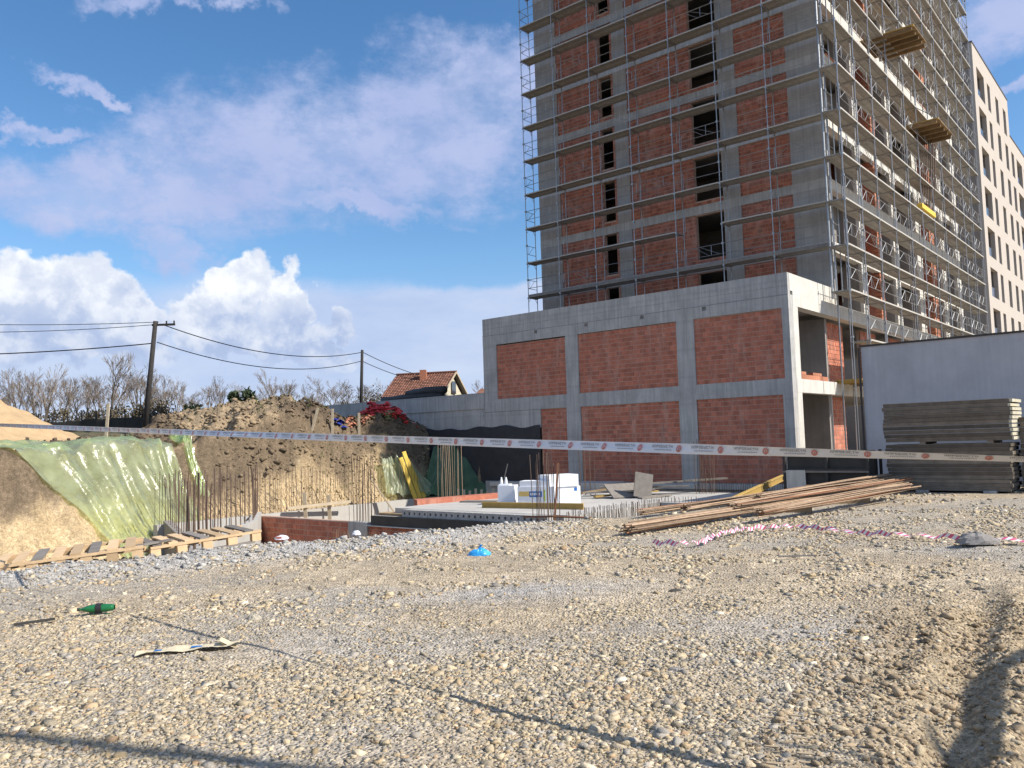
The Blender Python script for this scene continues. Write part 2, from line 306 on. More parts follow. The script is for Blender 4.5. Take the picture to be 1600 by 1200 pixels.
def terrain(X,Y,detail=True):
    X=np.asarray(X,float);Y=np.asarray(Y,float)
    d,idx=pitdist(X,Y); s=(X-C0.x)*A.x+(Y-C0.y)*A.y; t=(X-C0.x)*B.x+(Y-C0.y)*B.y
    n1=fbm(X*.5,Y*.5,5); n2=fbm(X*1.7,Y*1.7,5,3); n3=fbm(X*5,Y*5,4,9)
    yard=-.36*smooth(Y,23,31)+.05*(n2-.5)+.02*(n3-.5)
    yard=yard+.16*np.exp(-((d+.75)/.5)**2)*(idx<9)*smooth(-X,-3,2)*(.6+.8*n2)      # heap of fines along the edge
    # mud ruts, lower right
    ru=smooth(X-(.5*(Y-4.3)+1.9),-.6,.3)*smooth(9.5-Y,0,2.0)
    q=(X-2.6)-(.62)*(Y-4.5)                                                     # across the ruts
    rut=.62*(-.09*np.exp(-((q+.35+.12*(n2-.5))/.17)**2)-.10*np.exp(-((q-.55+.16*(n1-.5))/.2)**2)+.085*np.exp(-((q+.05+.3*(n2-.5))/.16)**2)+.07*np.exp(-((q-.95)/.2)**2)+.05*np.exp(-((q+.75+.3*(n2-.5))/.14)**2))
    yard=yard+ru*(rut+.11*(n3-.5)*(.35+n2)+.05*(fbm(X*11,Y*11,3,4)-.5))
    yard=yard+.10*gauss(X,Y,6.55,11.75,.28)                                      # small heap
    bank=1.62+.068*np.clip(Y-33,0,29)+.5*(n1-.5)*smooth(Y,20,30)+.3*(n2-.5)
    bank=bank+1.45*smooth(1-np.hypot((X+13.0)*.85,(Y-40.5)*.8)/4.8,0,.75)*(.9+.25*n2)+.35*smooth(1-np.hypot(X+10.6,(Y-41)*.8)/3.4,0,.8)+.95*gauss(X,Y,-6.9,44,2.1)+1.0*gauss(X,Y,-16.5,38.5,2.0)*.5
    bank=bank+.45*gauss(X,Y,-20.5,34,3.0,1.4)+.35*gauss(X,Y,-17,35,1.5)
    wb=np.maximum(smooth(s,14,17)*(t<-.1)*smooth(Y,18,24),smooth(-X,13,18)); wb=np.maximum(wb,smooth(s,16.6,17.2)*(Y>30))
    out=yard*(1-wb)+bank*wb
    far=smooth(s,-60,-20)*0
    floor=FLOOR+.25*(n1-.5)
    w=np.where(idx<NYARD,1.3,2.9)+(n1-.5)*1.0
    w=np.where((idx>=NYARD)&(idx<=15),.4,w)
    u=np.clip(d/w,0,1); prof=np.where(idx<NYARD,u,u**.8)
    z=np.where(d>0,out*(1-prof)+floor*prof,out)
    if detail:
        rough=wb*smooth(d,-14,-1)*(1-smooth(d,w,w+.3))
        z=z+rough*(.55*(n2-.5)+.4*(n3-.5))
        ridg=1-np.abs(2*fbm(X*.9+3,Y*.9,4,21)-1)
        z=z+rough*.3*(ridg-.6)
    return z
def terr_col(X,Y):
    d,idx=pitdist(X,Y); n1=fbm(X*.45+7,Y*.45,5,31); n2=fbm(X*1.5,Y*1.5,5,41); n3=fbm(X*6,Y*6,3,51)
    s=(X-C0.x)*A.x+(Y-C0.y)*A.y
    c=np.zeros(X.shape+(3,)); 
    def mixin(w,col): 
        for i in range(3): c[...,i]=c[...,i]*(1-w)+col[i]*w
    mixin(np.ones_like(X),(.475,.39,.275))
    mixin(smooth(n2,.42,.62)*.7,(.57,.47,.335)); mixin(smooth(fbm(X*.8+31,Y*1.6,5,91),.5,.64)*.5,(.36,.30,.225)); 
    mixin(smooth(n1,.47,.62)*.6,(.40,.37,.32))
    # grey fines: along the pit edge and in two drifts
    g=np.exp(-((d+.8)/.9)**2)*(idx<8)*smooth(-X,-2.5,1.5)+.75*gauss(X,Y,.0,9.6,1.6,.55,10)+.6*gauss(X,Y,3.3,7.2,1.6,.8,-20)+.6*gauss(X,Y,6.6,11.7,1.2,.4)+.4*gauss(X,Y,-1.6,7.2,1.0,.5)
    mixin(np.clip(g*(.6+.8*n2),0,1),(.42,.405,.38))
    ru=smooth(X-(.5*(Y-4.3)+1.7),-.6,.3)*smooth(9.5-Y,0,2.0); mixin(ru*.85,(.42,.33,.21)); mixin(ru*smooth(n3,.5,.7)*.5,(.30,.225,.14))
    wb=np.maximum(smooth(s,14,17)*smooth(Y,18,24),smooth(-X,13,18)); bankin=np.where((d>0)&(idx>=NYARD),1.,0.); yin=np.where((d>0)&(idx<NYARD),1.,0.)
    top=wb*(1-bankin)
    mixin(top,(.19,.14,.092)); mixin(top*smooth(n2,.52,.64)*.75,(.36,.275,.18)); mixin(top*smooth(n3+.3*n1,.62,.74)*.85,(.11,.082,.06))
    sun=top*smooth(np.hypot(X+13.3,(Y-40)*.8)+2*(n2-.5),3.6,2.4)*(X<-10.6); mixin(sun*.8,(.40,.31,.20)); mixin(sun*smooth(n3,.52,.64)*.5,(.27,.20,.135))  # sunlit crown of the mound painted in as lighter soil
    mixin(top*gauss(X,Y,-10.3,40.5,2.0)*smooth(n2,.35,.5)*.85,(.12,.095,.07)); mixin(top*smooth(fbm(X*.9+5,Y*.9,4,77),.5,.6)*.75*(1-sun),(.13,.098,.068))
    mixin(wb*smooth(Y,44,52),(.17,.15,.085))
    mixin(bankin,(.58,.44,.26)); mixin(bankin*smooth(n2,.45,.62)*.6,(.40,.30,.175)); mixin(bankin*smooth(n3,.5,.68)*.35,(.58,.47,.31))
    brow=bankin*(1-smooth(d+1.6*(n1-.5)+.8*(n2-.5),.45,1.15)); mixin(brow*.92,(.15,.115,.08)); mixin(brow*smooth(n3,.5,.6)*.4,(.28,.21,.14))
    mixin(yin*smooth(d,.1,.6),(.34,.28,.2))
    mixin(smooth(d,3.0,4.0)*.9,(.25,.20,.14))
    return np.clip(c,0,1)
rad=[.25]; 
while rad[-1]<900: rad.append(rad[-1]*(1.0045 if 28<rad[-1]<43 else 1.012 if 2.5<rad[-1]<52 else 1.08))
rad=np.array(rad); ang=np.concatenate([np.linspace(-180,-44,34,endpoint=False),np.linspace(-44,44,440,endpoint=False),np.linspace(44,180,34,endpoint=False)])
RR,AA=np.meshgrid(rad,np.radians(ang),indexing='ij'); GX=RR*np.sin(AA); GY=RR*np.cos(AA); GZ=terrain(GX,GY)
nr,na=RR.shape
def npmesh(name,co,faces,mat,k,smooth=False,col=None):
    me=bpy.data.meshes.new(name); nf_=len(faces); me.vertices.add(len(co)); me.vertices.foreach_set('co',co.astype(np.float32).ravel())
    me.loops.add(nf_*k); me.loops.foreach_set('vertex_index',faces.astype(np.int32).ravel()); me.polygons.add(nf_)
    me.polygons.foreach_set('loop_start',np.arange(0,nf_*k,k,dtype=np.int32)); me.polygons.foreach_set('loop_total',np.full(nf_,k,dtype=np.int32))
    if smooth: me.polygons.foreach_set('use_smooth',np.ones(nf_,bool))
    me.materials.append(mat); 
    if col is not None:
        at=me.attributes.new('col','FLOAT_COLOR','POINT'); at.data.foreach_set('color',np.concatenate([col,np.ones((len(col),1))],1).astype(np.float32).ravel())
    me.update(calc_edges=True); return me
ii=np.arange(nr-1)[:,None]*na; jj=np.arange(na)[None,:]; j2=(jj+1)%na
fc=np.stack([ii+jj,ii+j2,ii+na+j2,ii+na+jj],-1).reshape(-1,4)
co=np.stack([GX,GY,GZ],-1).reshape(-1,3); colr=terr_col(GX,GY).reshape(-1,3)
# close the hole under the camera
c_i=len(co); co=np.vstack([co,[[0,0,float(GZ[0].mean())]]]); colr=np.vstack([colr,[[.42,.37,.28]]])
def groundmat(name,scale=7.,bump=.8,bscale=26.,var=.35,pebble=True):
    m=bpy.data.materials.new(name); m.use_nodes=True; t=m.node_tree;n=t.nodes;l=t.links;p=n['Principled BSDF']; p.inputs['Roughness'].default_value=.97; p.inputs['Specular IOR Level'].default_value=.15
    at=n.new('ShaderNodeAttribute'); at.attribute_name='col'; tx=n.new('ShaderNodeNewGeometry')
    def ns(sc,d=8,ro=.65):
        q=n.new('ShaderNodeTexNoise'); l.new(tx.outputs['Position'],q.inputs['Vector']); q.inputs['Scale'].default_value=sc; q.inputs['Detail'].default_value=d; q.inputs['Roughness'].default_value=ro; return q.outputs['Fac']
    def mr(v,a,b,c,d):
        q=n.new('ShaderNodeMapRange'); l.new(v,q.inputs[0]); q.inputs[1].default_value=a;q.inputs[2].default_value=b;q.inputs[3].default_value=c;q.inputs[4].default_value=d; return q.outputs[0]
    h=n.new('ShaderNodeHueSaturation'); l.new(at.outputs['Color'],h.inputs['Color']); l.new(mr(ns(scale),.3,.7,1-var,1+var),h.inputs['Value']); c=h.outputs[0]
    h2=n.new('ShaderNodeHueSaturation'); l.new(c,h2.inputs['Color']); l.new(mr(ns(bscale*2.5,3),.35,.65,.85,1.15),h2.inputs['Value']); c=h2.outputs[0]
    if pebble:
        v=n.new('ShaderNodeTexVoronoi'); l.new(tx.outputs['Position'],v.inputs['Vector']); v.inputs['Scale'].default_value=34
        h3=n.new('ShaderNodeHueSaturation'); l.new(c,h3.inputs['Color']); sp=n.new('ShaderNodeSeparateColor'); l.new(v.outputs['Color'],sp.inputs[0]); l.new(mr(sp.outputs[0],0,1,.72,1.2),h3.inputs['Value']); c=h3.outputs[0]
        ad=n.new('ShaderNodeMath'); ad.operation='ADD'; l.new(mr(v.outputs['Distance'],0,.6,1,0),ad.inputs[0]); l.new(ns(bscale),ad.inputs[1]); hh=ad.outputs[0]
    else: hh=ns(bscale)
    l.new(c,p.inputs['Base Color']); b=n.new('ShaderNodeBump'); b.inputs['Strength'].default_value=bump; b.inputs['Distance'].default_value=.03; l.new(hh,b.inputs['Height']); l.new(b.outputs[0],p.inputs['Normal'])
    return m
mGround=groundmat('stony_ground'); mStone=groundmat('limestone_rubble',20,.5,60,.18,False)
def stonemat():
    return mStone
tri=np.array([[c_i,(j+1)%na,j] for j in range(na)])
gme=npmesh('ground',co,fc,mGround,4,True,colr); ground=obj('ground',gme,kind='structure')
ctr=npmesh('ground_centre',co[np.concatenate([np.arange(na),[c_i]])],np.array([[na,(j+1)%na,j] for j in range(na)]),mGround,3,True,colr[np.concatenate([np.arange(na),[c_i]])])
obj('ground_patch',ctr,ground)
# ---------------------------------------------------------------- stones
def ico():
    ph=(1+5**.5)/2; v=np.array([(-1,ph,0),(1,ph,0),(-1,-ph,0),(1,-ph,0),(0,-1,ph),(0,1,ph),(0,-1,-ph),(0,1,-ph),(ph,0,-1),(ph,0,1),(-ph,0,-1),(-ph,0,1)]); v/=np.linalg.norm(v[0])
    f=np.array([(0,11,5),(0,5,1),(0,1,7),(0,7,10),(0,10,11),(1,5,9),(5,11,4),(11,10,2),(10,7,6),(7,1,8),(3,9,4),(3,4,2),(3,2,6),(3,6,8),(3,8,9),(4,9,5),(2,4,11),(6,2,10),(8,6,7),(9,8,1)]); return v,f
IV,IF=ico(); 
CUB=np.array([(x,y,z) for x in(-1,1) for y in(-1,1) for z in(-1,1)],float)*.66
CF=np.array([(0,1,3),(0,3,2),(4,6,7),(4,7,5),(0,4,5),(0,5,1),(2,3,7),(2,7,6),(0,2,6),(0,6,4),(1,5,7),(1,7,3)])
def stone_cols(n,X=None,Y=None):
    pal=np.array([(.47,.40,.285),(.41,.36,.275),(.36,.335,.30),(.54,.475,.37),(.42,.335,.22),(.29,.275,.25),(.46,.335,.22),(.62,.58,.50)])
    c=pal[rng.choice(8,n,p=[.26,.24,.15,.14,.09,.07,.035,.015])]*rng.uniform(.80,1.28,(n,1))*np.array([[1.0,.965,.90]]); return c
def scatter(name,X,Y,size,mat,flat=.62,BV=IV,BF=IF,cols=None,lift=.25,kind='stuff',parent=None):
    n=len(X); Z=terrain(X,Y); k=len(BV)
    a=rng.uniform(0,2*np.pi,n); sx=size*rng.uniform(.75,1.35,n); sy=size*rng.uniform(.6,1.0,n); sz=size*flat*rng.uniform(.6,1.15,n)
    v=(BV[None]+rng.normal(0,.24,(n,k,3)))*rng.uniform(.7,1.2,(n,k,1)); lim=rng.uniform(.45,.85,(n,1,3)); v=np.clip(v,-lim,lim)*1.15; v=v*np.stack([sx,sy,sz],-1)[:,None]
    tl=rng.normal(0,.42,n); y2=v[...,1]*np.cos(tl)[:,None]-v[...,2]*np.sin(tl)[:,None]; z2=v[...,1]*np.sin(tl)[:,None]+v[...,2]*np.cos(tl)[:,None]
    x3=v[...,0]*np.cos(a)[:,None]-y2*np.sin(a)[:,None]; y3=v[...,0]*np.sin(a)[:,None]+y2*np.cos(a)[:,None]
    co=np.stack([x3+X[:,None],y3+Y[:,None],z2+(Z+sz*lift)[:,None]],-1).reshape(-1,3)
    f=(BF[None]+(np.arange(n)*k)[:,None,None]).reshape(-1,3)
    cols=stone_cols(n) if cols is None else cols
    me=npmesh(name,co,f,mat,3,False,np.repeat(cols,k,0)); o=obj(name,me,parent)
    if kind: o['kind']=kind
    return o
def density(X,Y):
    d,idx=pitdist(X,Y); n1=fbm(X*.45+7,Y*.45,5,31); n2=fbm(X*1.4+2,Y*1.4,4,71)
    D=.04+.95*smooth(6.7-Y+2.4*(n1-.5)*2,-.5,.5)+.50*smooth(Y+1.5*(n1-.5),10.6,12.0)*smooth(n2,.34,.58)
    D=D+.8*gauss(X,Y,-4.2,9.0,1.9,.8)+.45*gauss(X,Y,.9,8.0,1.2,.5,30)+.5*gauss(X,Y,3.2,8.8,1.6,.45,15)+.5*gauss(X,Y,.8,6.4,1.6,.7)+.4*gauss(X,Y,4.8,10.2,1.4,.5)+.5*smooth(n2,.55,.65)
    D=D*(.25+1.0*smooth(n2,.36,.56)); D=np.clip(D,0,1)*(1-.75*smooth(fbm(X*.35+11,Y*.7,4,121),.50,.58)*smooth(Y,6.4,7.2))
    ru=smooth(X-(.5*(Y-4.3)+1.5),-.5,.3)*smooth(9.5-Y,0,2.0)
    D=D*(1-.93*ru)*(1-.8*gauss(X,Y,0,9.6,1.5,.45,10))*(1-.8*gauss(X,Y,-1.8,8.3,1.8,.6,5))*(1-.7*gauss(X,Y,1.6,9.6,2.2,.6,0))*(1-.7*gauss(X,Y,2.6,6.4,1.2,.6,0))*(1-.6*gauss(X,Y,-1.6,6.9,1.2,.35,0))
    fines=np.exp(-((d+.8)/.8)**2)*(idx<8)*smooth(-X,-2.5,1.5)
    return np.where(d>.5,0,D*(1-.75*fines)+.03)
def sample(n,y0,y1,wide=.70,dens=True,p=1.0,x0=None):
    Y=np.sqrt(rng.uniform(y0**2,y1**2,n)); X=rng.uniform(-1,1,n)*(Y*wide+.5)
    if dens: k=rng.uniform(0,1,n)<density(X,Y)*p; X,Y=X[k],Y[k]
    return X,Y
def sizes(n,m,sg,lo,hi): return np.clip(rng.lognormal(math.log(m),sg,n),lo,hi)
mTrack=mat('dried_mud',(.44,.35,.235),(.36,.28,.18),9,.95,.5,30,coords='World')
TZ0=lambda x,y: float(terrain(np.array([x]),np.array([y]))[0])
X,Y=sample(88000,3.3,9.0); sz=sizes(len(X),.018,.40,.008,.056)
k=~((np.abs(X-1.5)<.2)&(Y<5.2)&(rng.uniform(0,1,len(X))<.75)); X,Y,sz=X[k],Y[k],sz[k]
order=np.argsort(-(sz/np.hypot(X,Y))); big=order[:290]; rest=order[290:]
# the largest-looking stones, one by one
for i in big:
    if not (abs(X[i])<Y[i]*.66): continue
    n=1; v=np.clip((IV+rng.normal(0,.22,(12,3)))*rng.uniform(.7,1.2,(12,1)),-rng.uniform(.4,.8,(1,3)),rng.uniform(.4,.8,(1,3)))*1.2; s3=np.array([sz[i]*rng.uniform(.8,1.35),sz[i]*rng.uniform(.65,1.05),sz[i]*.5]); c=np.repeat(stone_cols(1),12,0)
    me=npmesh('stone',v*s3,IF,mStone,3,False,c); obj('stone',me,ground,loc=(X[i],Y[i],float(terrain(X[i:i+1],Y[i:i+1])[0])+s3[2]*.12),rot=(rng.normal(0,.3),rng.normal(0,.3),rng.uniform(0,6.28)))
h_=rng.uniform(0,1,len(rest))<.25; scatter('gravel',X[rest][h_],Y[rest][h_],sz[rest][h_],mStone,parent=ground,lift=-.05,flat=.5); scatter('gravel',X[rest][~h_],Y[rest][~h_],sz[rest][~h_]*1.05,mStone,parent=ground,BV=CUB,BF=CF,lift=-.05,flat=.5)
X,Y=sample(60000,9.0,17.5,.68); sz=sizes(len(X),.026,.42,.012,.08); scatter('gravel',X,Y,sz,mStone,parent=ground,BV=CUB,BF=CF,flat=.55,lift=.0)
X,Y=sample(9000,16.5,27,.66); k=(X>1)&(ST(X,Y)[1]<-4); X,Y=X[k],Y[k]; scatter('gravel',X,Y,sizes(len(X),.042,.35,.025,.10),mStone,parent=ground,BV=CUB,BF=CF)
X,Y=sample(42000,3.3,8.5,.70,False); k=rng.uniform(0,1,len(X))<(.12+.85*density(X,Y)); X,Y=X[k],Y[k]; c=stone_cols(len(X)); scatter('grit',X,Y,sizes(len(X),.0095,.35,.005,.02),mStone,BV=CUB,BF=CF,cols=c,parent=ground)
X,Y=sample(30000,8.0,15.5,.68,False); d,_=pitdist(X,Y); k=(d<.3)&(rng.uniform(0,1,len(X))<.15+density(X,Y)); X,Y=X[k],Y[k]; scatter('grit',X,Y,sizes(len(X),.013,.35,.007,.03),mStone,BV=CUB,BF=CF,parent=ground)
X,Y=sample(60000,3.0,16,1.25); k=(np.abs(X)>Y*.66+.3)&(rng.uniform(0,1,len(X))<.75); X,Y=X[k],Y[k]; scatter('gravel',X,Y,sizes(len(X),.023,.42,.010,.06),mStone,parent=ground,BV=CUB,BF=CF,flat=.52,lift=.0)
# grey crushed fines by the edge
n=16000; Y=rng.uniform(9,18,n); X=rng.uniform(-13,2,n); d,idx=pitdist(X,Y); k=(d>-1.9+.8*fbm(X,Y,3,5))&(d<.35)&(idx<9)&(rng.uniform(0,1,n)<smooth(-X,-2.2,0)); X,Y=X[k],Y[k]; g=rng.uniform(.30,.50,(len(X),1)); c=np.hstack([g*1.0,g*.97,g*.90]); scatter('grey_crushed_stone',X,Y,sizes(len(X),.026,.4,.012,.07),mStone,cols=c,parent=ground,lift=.5)
# mud clods in the ruts
n=4200; Y=rng.uniform(3.6,8,n); X=1.2+.62*(Y-4.3)+rng.uniform(-.2,2.4,n); c=np.array([[.38,.295,.195]])*rng.uniform(.7,1.15,(n,1)); scatter('mud_clods',X,Y,sizes(n,.016,.5,.008,.055),mStone,cols=c,parent=ground)
b=MB()
for row in (0,1,2):
    for q in range(26):
        if rng.uniform()<.22: continue
        c=Vector((1.50+.09*row-.030*q*.5,5.15-.058*q,0)); z=TZ0(c.x,c.y)-.003+rng.uniform(-.004,.003); a=c+Vector((-.038,-.012 if row%2 else .012,z)); e=c+Vector((.034,.012 if row%2 else -.012,z)); b.beam(a,e,.026,.018,.5)
o=b.build('tyre_print',mTrack,ground,kind='stuff')
# clods on the spoil banks and mounds
n=26000; X=rng.uniform(-26,-3,n); Y=rng.uniform(29,47,n); d,idx=pitdist(X,Y); s_,t_=ST(X,Y); k=(s_>18.6)&(d<2.9)&(t_<-.3)&~((X<-12.9)&(d>-1.2)&(Y<36)); X,Y,d=X[k],Y[k],d[k]; c=terr_col(X,Y)*rng.uniform(.6,1.25,(len(X),1)); scatter('soil_clods',X,Y,np.clip(sizes(len(X),.06,.5,.03,.2)*np.where(d>.8,.55,1),.02,.2),mStone,cols=c,parent=ground,BV=CUB,BF=CF,lift=.0)
# sand pile (its own heap)
def sandz(u,v):
    a=u*2*math.pi; r=v*6.2; x=-24.6+r*math.cos(a)*1.0; y=36+r*math.sin(a)*.9
    return x,y,r
mSand=mat('yellow_sand',(.50,.36,.205),(.38,.265,.15),3,.95,.6,14,coords='World')
b=MB(); 
def sf(u,v):
    x,y,r=sandz(u,v); h=3.55*max(0,(1-(r/6.2)))**.95; h+= .45*float(fbm(np.array(x*1.2),np.array(y*1.2),4,8)-.5)*(1 if r<6 else 0)
    return (x,y,1.65+h-(.3 if v>.97 else 0))
b.grid(sf,72,40); sp=b.build('sand_pile',mSand,smooth=True); sp['kind']='structure'
# ---------------------------------------------------------------- brickwork
BW,BH,BJ=.255,.195,.018
_bc={}
def brick_mesh(w,h,dep,mat,ti):
    k=(round(w,2),round(h,2),round(dep,2),mat.name,ti)
    if k not in _bc: _bc[k]=MB().box(0,w,0,dep,0,h,ti/7).mesh('brick',mat)
    return _bc[k]
def brick_rects(x0,x1,z0,z1,holes=()):
    out=[]; z=z0; r=0
    while z<z1-.04:
        h=min(BH,z1-z-.005); x=x0-(0 if r%2 else BW/2)
        while x<x1-.03:
            a=max(x,x0);b=min(x+BW-BJ,x1)
            segs=[(a,b)]
            for (hx0,hx1,hz0,hz1) in holes:
                if z+h>hz0+.02 and z<hz1-.02:
                    ns=[]
                    for (p,q) in segs:
                        if q<=hx0 or p>=hx1: ns.append((p,q)); continue
                        if p<hx0: ns.append((p,hx0))
                        if q>hx1: ns.append((hx1,q))
                    segs=ns
            for (p,q) in segs:
                if q-p>.04: out.append((p,z,q-p,h-BJ))
            x+=BW
        z+=BH+BJ*.5; r+=1
    return out
def masonry(parent,panels,mat,nind,key=None,dep=.05,proud=.012,ymesh=None):
    """panels: (x0,x1,z0,z1,y_face,holes). facing -y in the parent's frame"""
    allb=[]
    for (x0,x1,z0,z1,y,holes) in panels:
        w=MB(); 
        if holes:
            hx0,hx1,hz0,hz1=holes[0]
            for q in ((x0,hx0,z0,z1),(hx1,x1,z0,z1),(hx0,hx1,z0,hz0),(hx0,hx1,hz1,z1)):
                if q[1]-q[0]>.01 and q[3]-q[2]>.01: w.box(q[0],q[1],y+proud,y+.25,q[2],q[3])
        else: w.box(x0,x1,y+proud,y+.25,z0,z1)
        w.build('mortar_wall',mMortar,parent)
        allb+=[(p,z,ww,h,y) for (p,z,ww,h) in brick_rects(x0,x1,z0,z1,holes)]
    if key: allb.sort(key=key)
    m=MB()
    for i,(p,z,w,h,y) in enumerate(allb):
        ti=random.choice([0,1,2,3,3,4,4,5,6,7]); dy=random.uniform(-.004,.006)
        if i<nind: obj('brick',brick_mesh(w,h,dep,mat,ti),parent,loc=(p,y+dy,z))
        else: m.box(p,p+w,y+dy,y+dy+dep,z,z+h,ti/7)
    if m.v: m.build('brick',mat,parent,kind='stuff')
LOC=(C0.x,C0.y,0)
# ---------------------------------------------------------------- podium
pod=thing('podium_building','two storey concrete and red brick podium at the foot of the scaffolded tower','building',LOC,ROTB)
L=-16.6
masonry(pod,[(L+.93,-11.21,3.87,6.68,.05,()),(-10.43,-5.1,3.87,6.72,.05,()),(-4.24,-.3,3.87,6.75,.05,()),
             (-12.85,-11.26,-.38,3.22,.05,()),(-10.41,-5.13,-.38,3.22,.05,()),(-4.26,-.42,-.38,3.22,.05,())],mBrick,300,key=lambda b:(-b[0]-.35*abs(b[1]-3.5)))
def cb(name,x0,x1,y0,y1,z0,z1,m=mConc,par=pod): return MB().box(x0,x1,y0,y1,z0,z1).build(name,m,par)
for x0,x1 in ((L,L+.93),(-11.2,-10.44),(-5.1,-4.24),(-.3,0)): cb('column',x0,x1,0,.45,3.87,6.74)
for x0,x1 in ((-11.25,-10.42),(-5.12,-4.27),(-.42,0)): cb('column',x0,x1,0,.45,-.38,3.22)
cb('beam',L,0,-.003,.5,3.22,3.87); cb('beam',L,0,-.012,.5,6.74,7.28); cb('parapet',L,0,.004,.25,7.281,8.17); cb('pour_joint',L,0,-.016,-.012,7.245,7.27,mConcD); cb('pour_joint',L,0,.0,.004,7.62,7.632,mConcD); cb('parapet',L,L+.25,.25,5.7,7.28,8.05)
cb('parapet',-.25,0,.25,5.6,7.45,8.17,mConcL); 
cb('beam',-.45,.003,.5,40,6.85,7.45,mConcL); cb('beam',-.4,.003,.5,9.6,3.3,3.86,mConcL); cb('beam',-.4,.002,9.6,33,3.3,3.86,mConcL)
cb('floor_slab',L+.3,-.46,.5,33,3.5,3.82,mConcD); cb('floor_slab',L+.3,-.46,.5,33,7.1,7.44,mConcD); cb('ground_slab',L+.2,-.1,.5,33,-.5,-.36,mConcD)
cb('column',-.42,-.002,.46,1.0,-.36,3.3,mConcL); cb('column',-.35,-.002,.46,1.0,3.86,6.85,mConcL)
cb('inner_wall',-3.4,-3.15,1.0,5.4,-.36,6.84,mConcD); cb('inner_wall',-7,-.5,5.55,5.8,-.36,6.84,mConcD)
for (a,b_,z0,z1) in ((5.9,8.4,-.36,3.28),(6.0,8.6,3.9,6.8),(11.4,14,3.9,6.8),(16.5,20,3.9,6.8)):
    MB().box(-.9,-.72,a,b_,z0,z1).build('mortar_wall',mMortar,pod); w=MB()
    for (p,zz,ww,h) in brick_rects(a,b_,z0,z1): w.box(-.76,-.70+random.uniform(-.004,.004),p,p+ww,zz,zz+h,random.random())
    w.build('brick_wall',mBrick,pod,kind='stuff')
for i in range(12):   # two shallow rows of blocks on the edge of the upper floor
    obj('brick',brick_mesh(.25,.19,.19,mBrickO,i%8),pod,loc=(-.03,1.12+.262*i,3.865),rot=(0,0,R(90)))
    if i in (0,1,5,6,7,8): obj('brick',brick_mesh(.25,.12,.19,mBrickO,(i+3)%8),pod,loc=(-.03,1.12+.262*i,4.06),rot=(0,0,R(90)))
cb('steel_prop',-.2,-.14,4.9,4.96,-.36,3.3,mConcL)
cb('foundation_wall',L+.1,-.1,-.2,-.01,FLOOR,-.38); cb('footing_ledge',L+.5,-.4,-.34,-.2,-.62,-.41,mConcL)
cb('loading_deck',-.1,1.1,5.3,9.3,3.9,3.96,mWoodY,pod)
for k in range(5): cb('plank',-.1,1.15,5.4+.8*k,5.5+.8*k,3.8,3.9,mWoodY,pod)
for k in range(4): # small recessed stains/tie holes along the parapet line
    cb('tie_plate',-13.1+3.1*k,-12.9+3.1*k,-.012,0,7.05,7.22,mConcD)
# ---------------------------------------------------------------- tower
tow=thing('unfinished_tower','tall unfinished concrete frame tower with red brick infill behind scaffolding','building',LOC,ROTB)
TY=5.75; TX0=-16.9; floors=[7.45,10.42,13.42,16.42,19.42,22.42,25.42,28.42,31.42]; TEND=33.
panels=[]
for i,z in enumerate(floors[:-1]):
    z1=floors[i+1]-.45
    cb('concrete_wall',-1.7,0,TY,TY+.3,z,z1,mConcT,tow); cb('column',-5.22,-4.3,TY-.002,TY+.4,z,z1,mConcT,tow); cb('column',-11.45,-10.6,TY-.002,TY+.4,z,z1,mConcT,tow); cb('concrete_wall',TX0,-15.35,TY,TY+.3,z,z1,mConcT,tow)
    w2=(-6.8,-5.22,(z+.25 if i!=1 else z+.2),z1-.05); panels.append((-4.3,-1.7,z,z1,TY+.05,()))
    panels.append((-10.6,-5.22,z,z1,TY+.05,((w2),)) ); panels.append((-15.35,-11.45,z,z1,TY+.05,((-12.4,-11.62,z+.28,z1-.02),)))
    cb('floor_beam',TX0,0,TY-.012,TY+.5,z1,floors[i+1],mConc,tow)
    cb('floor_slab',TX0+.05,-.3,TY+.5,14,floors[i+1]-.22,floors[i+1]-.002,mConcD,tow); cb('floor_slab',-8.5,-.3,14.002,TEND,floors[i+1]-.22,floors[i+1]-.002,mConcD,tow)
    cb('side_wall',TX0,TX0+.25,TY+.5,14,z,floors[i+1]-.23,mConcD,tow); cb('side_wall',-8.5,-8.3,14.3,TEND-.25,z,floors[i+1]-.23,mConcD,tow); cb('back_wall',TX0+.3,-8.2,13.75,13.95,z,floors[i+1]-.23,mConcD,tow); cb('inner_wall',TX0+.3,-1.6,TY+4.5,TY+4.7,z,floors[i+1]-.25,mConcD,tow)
masonry(tow,panels,mBrickT,0)
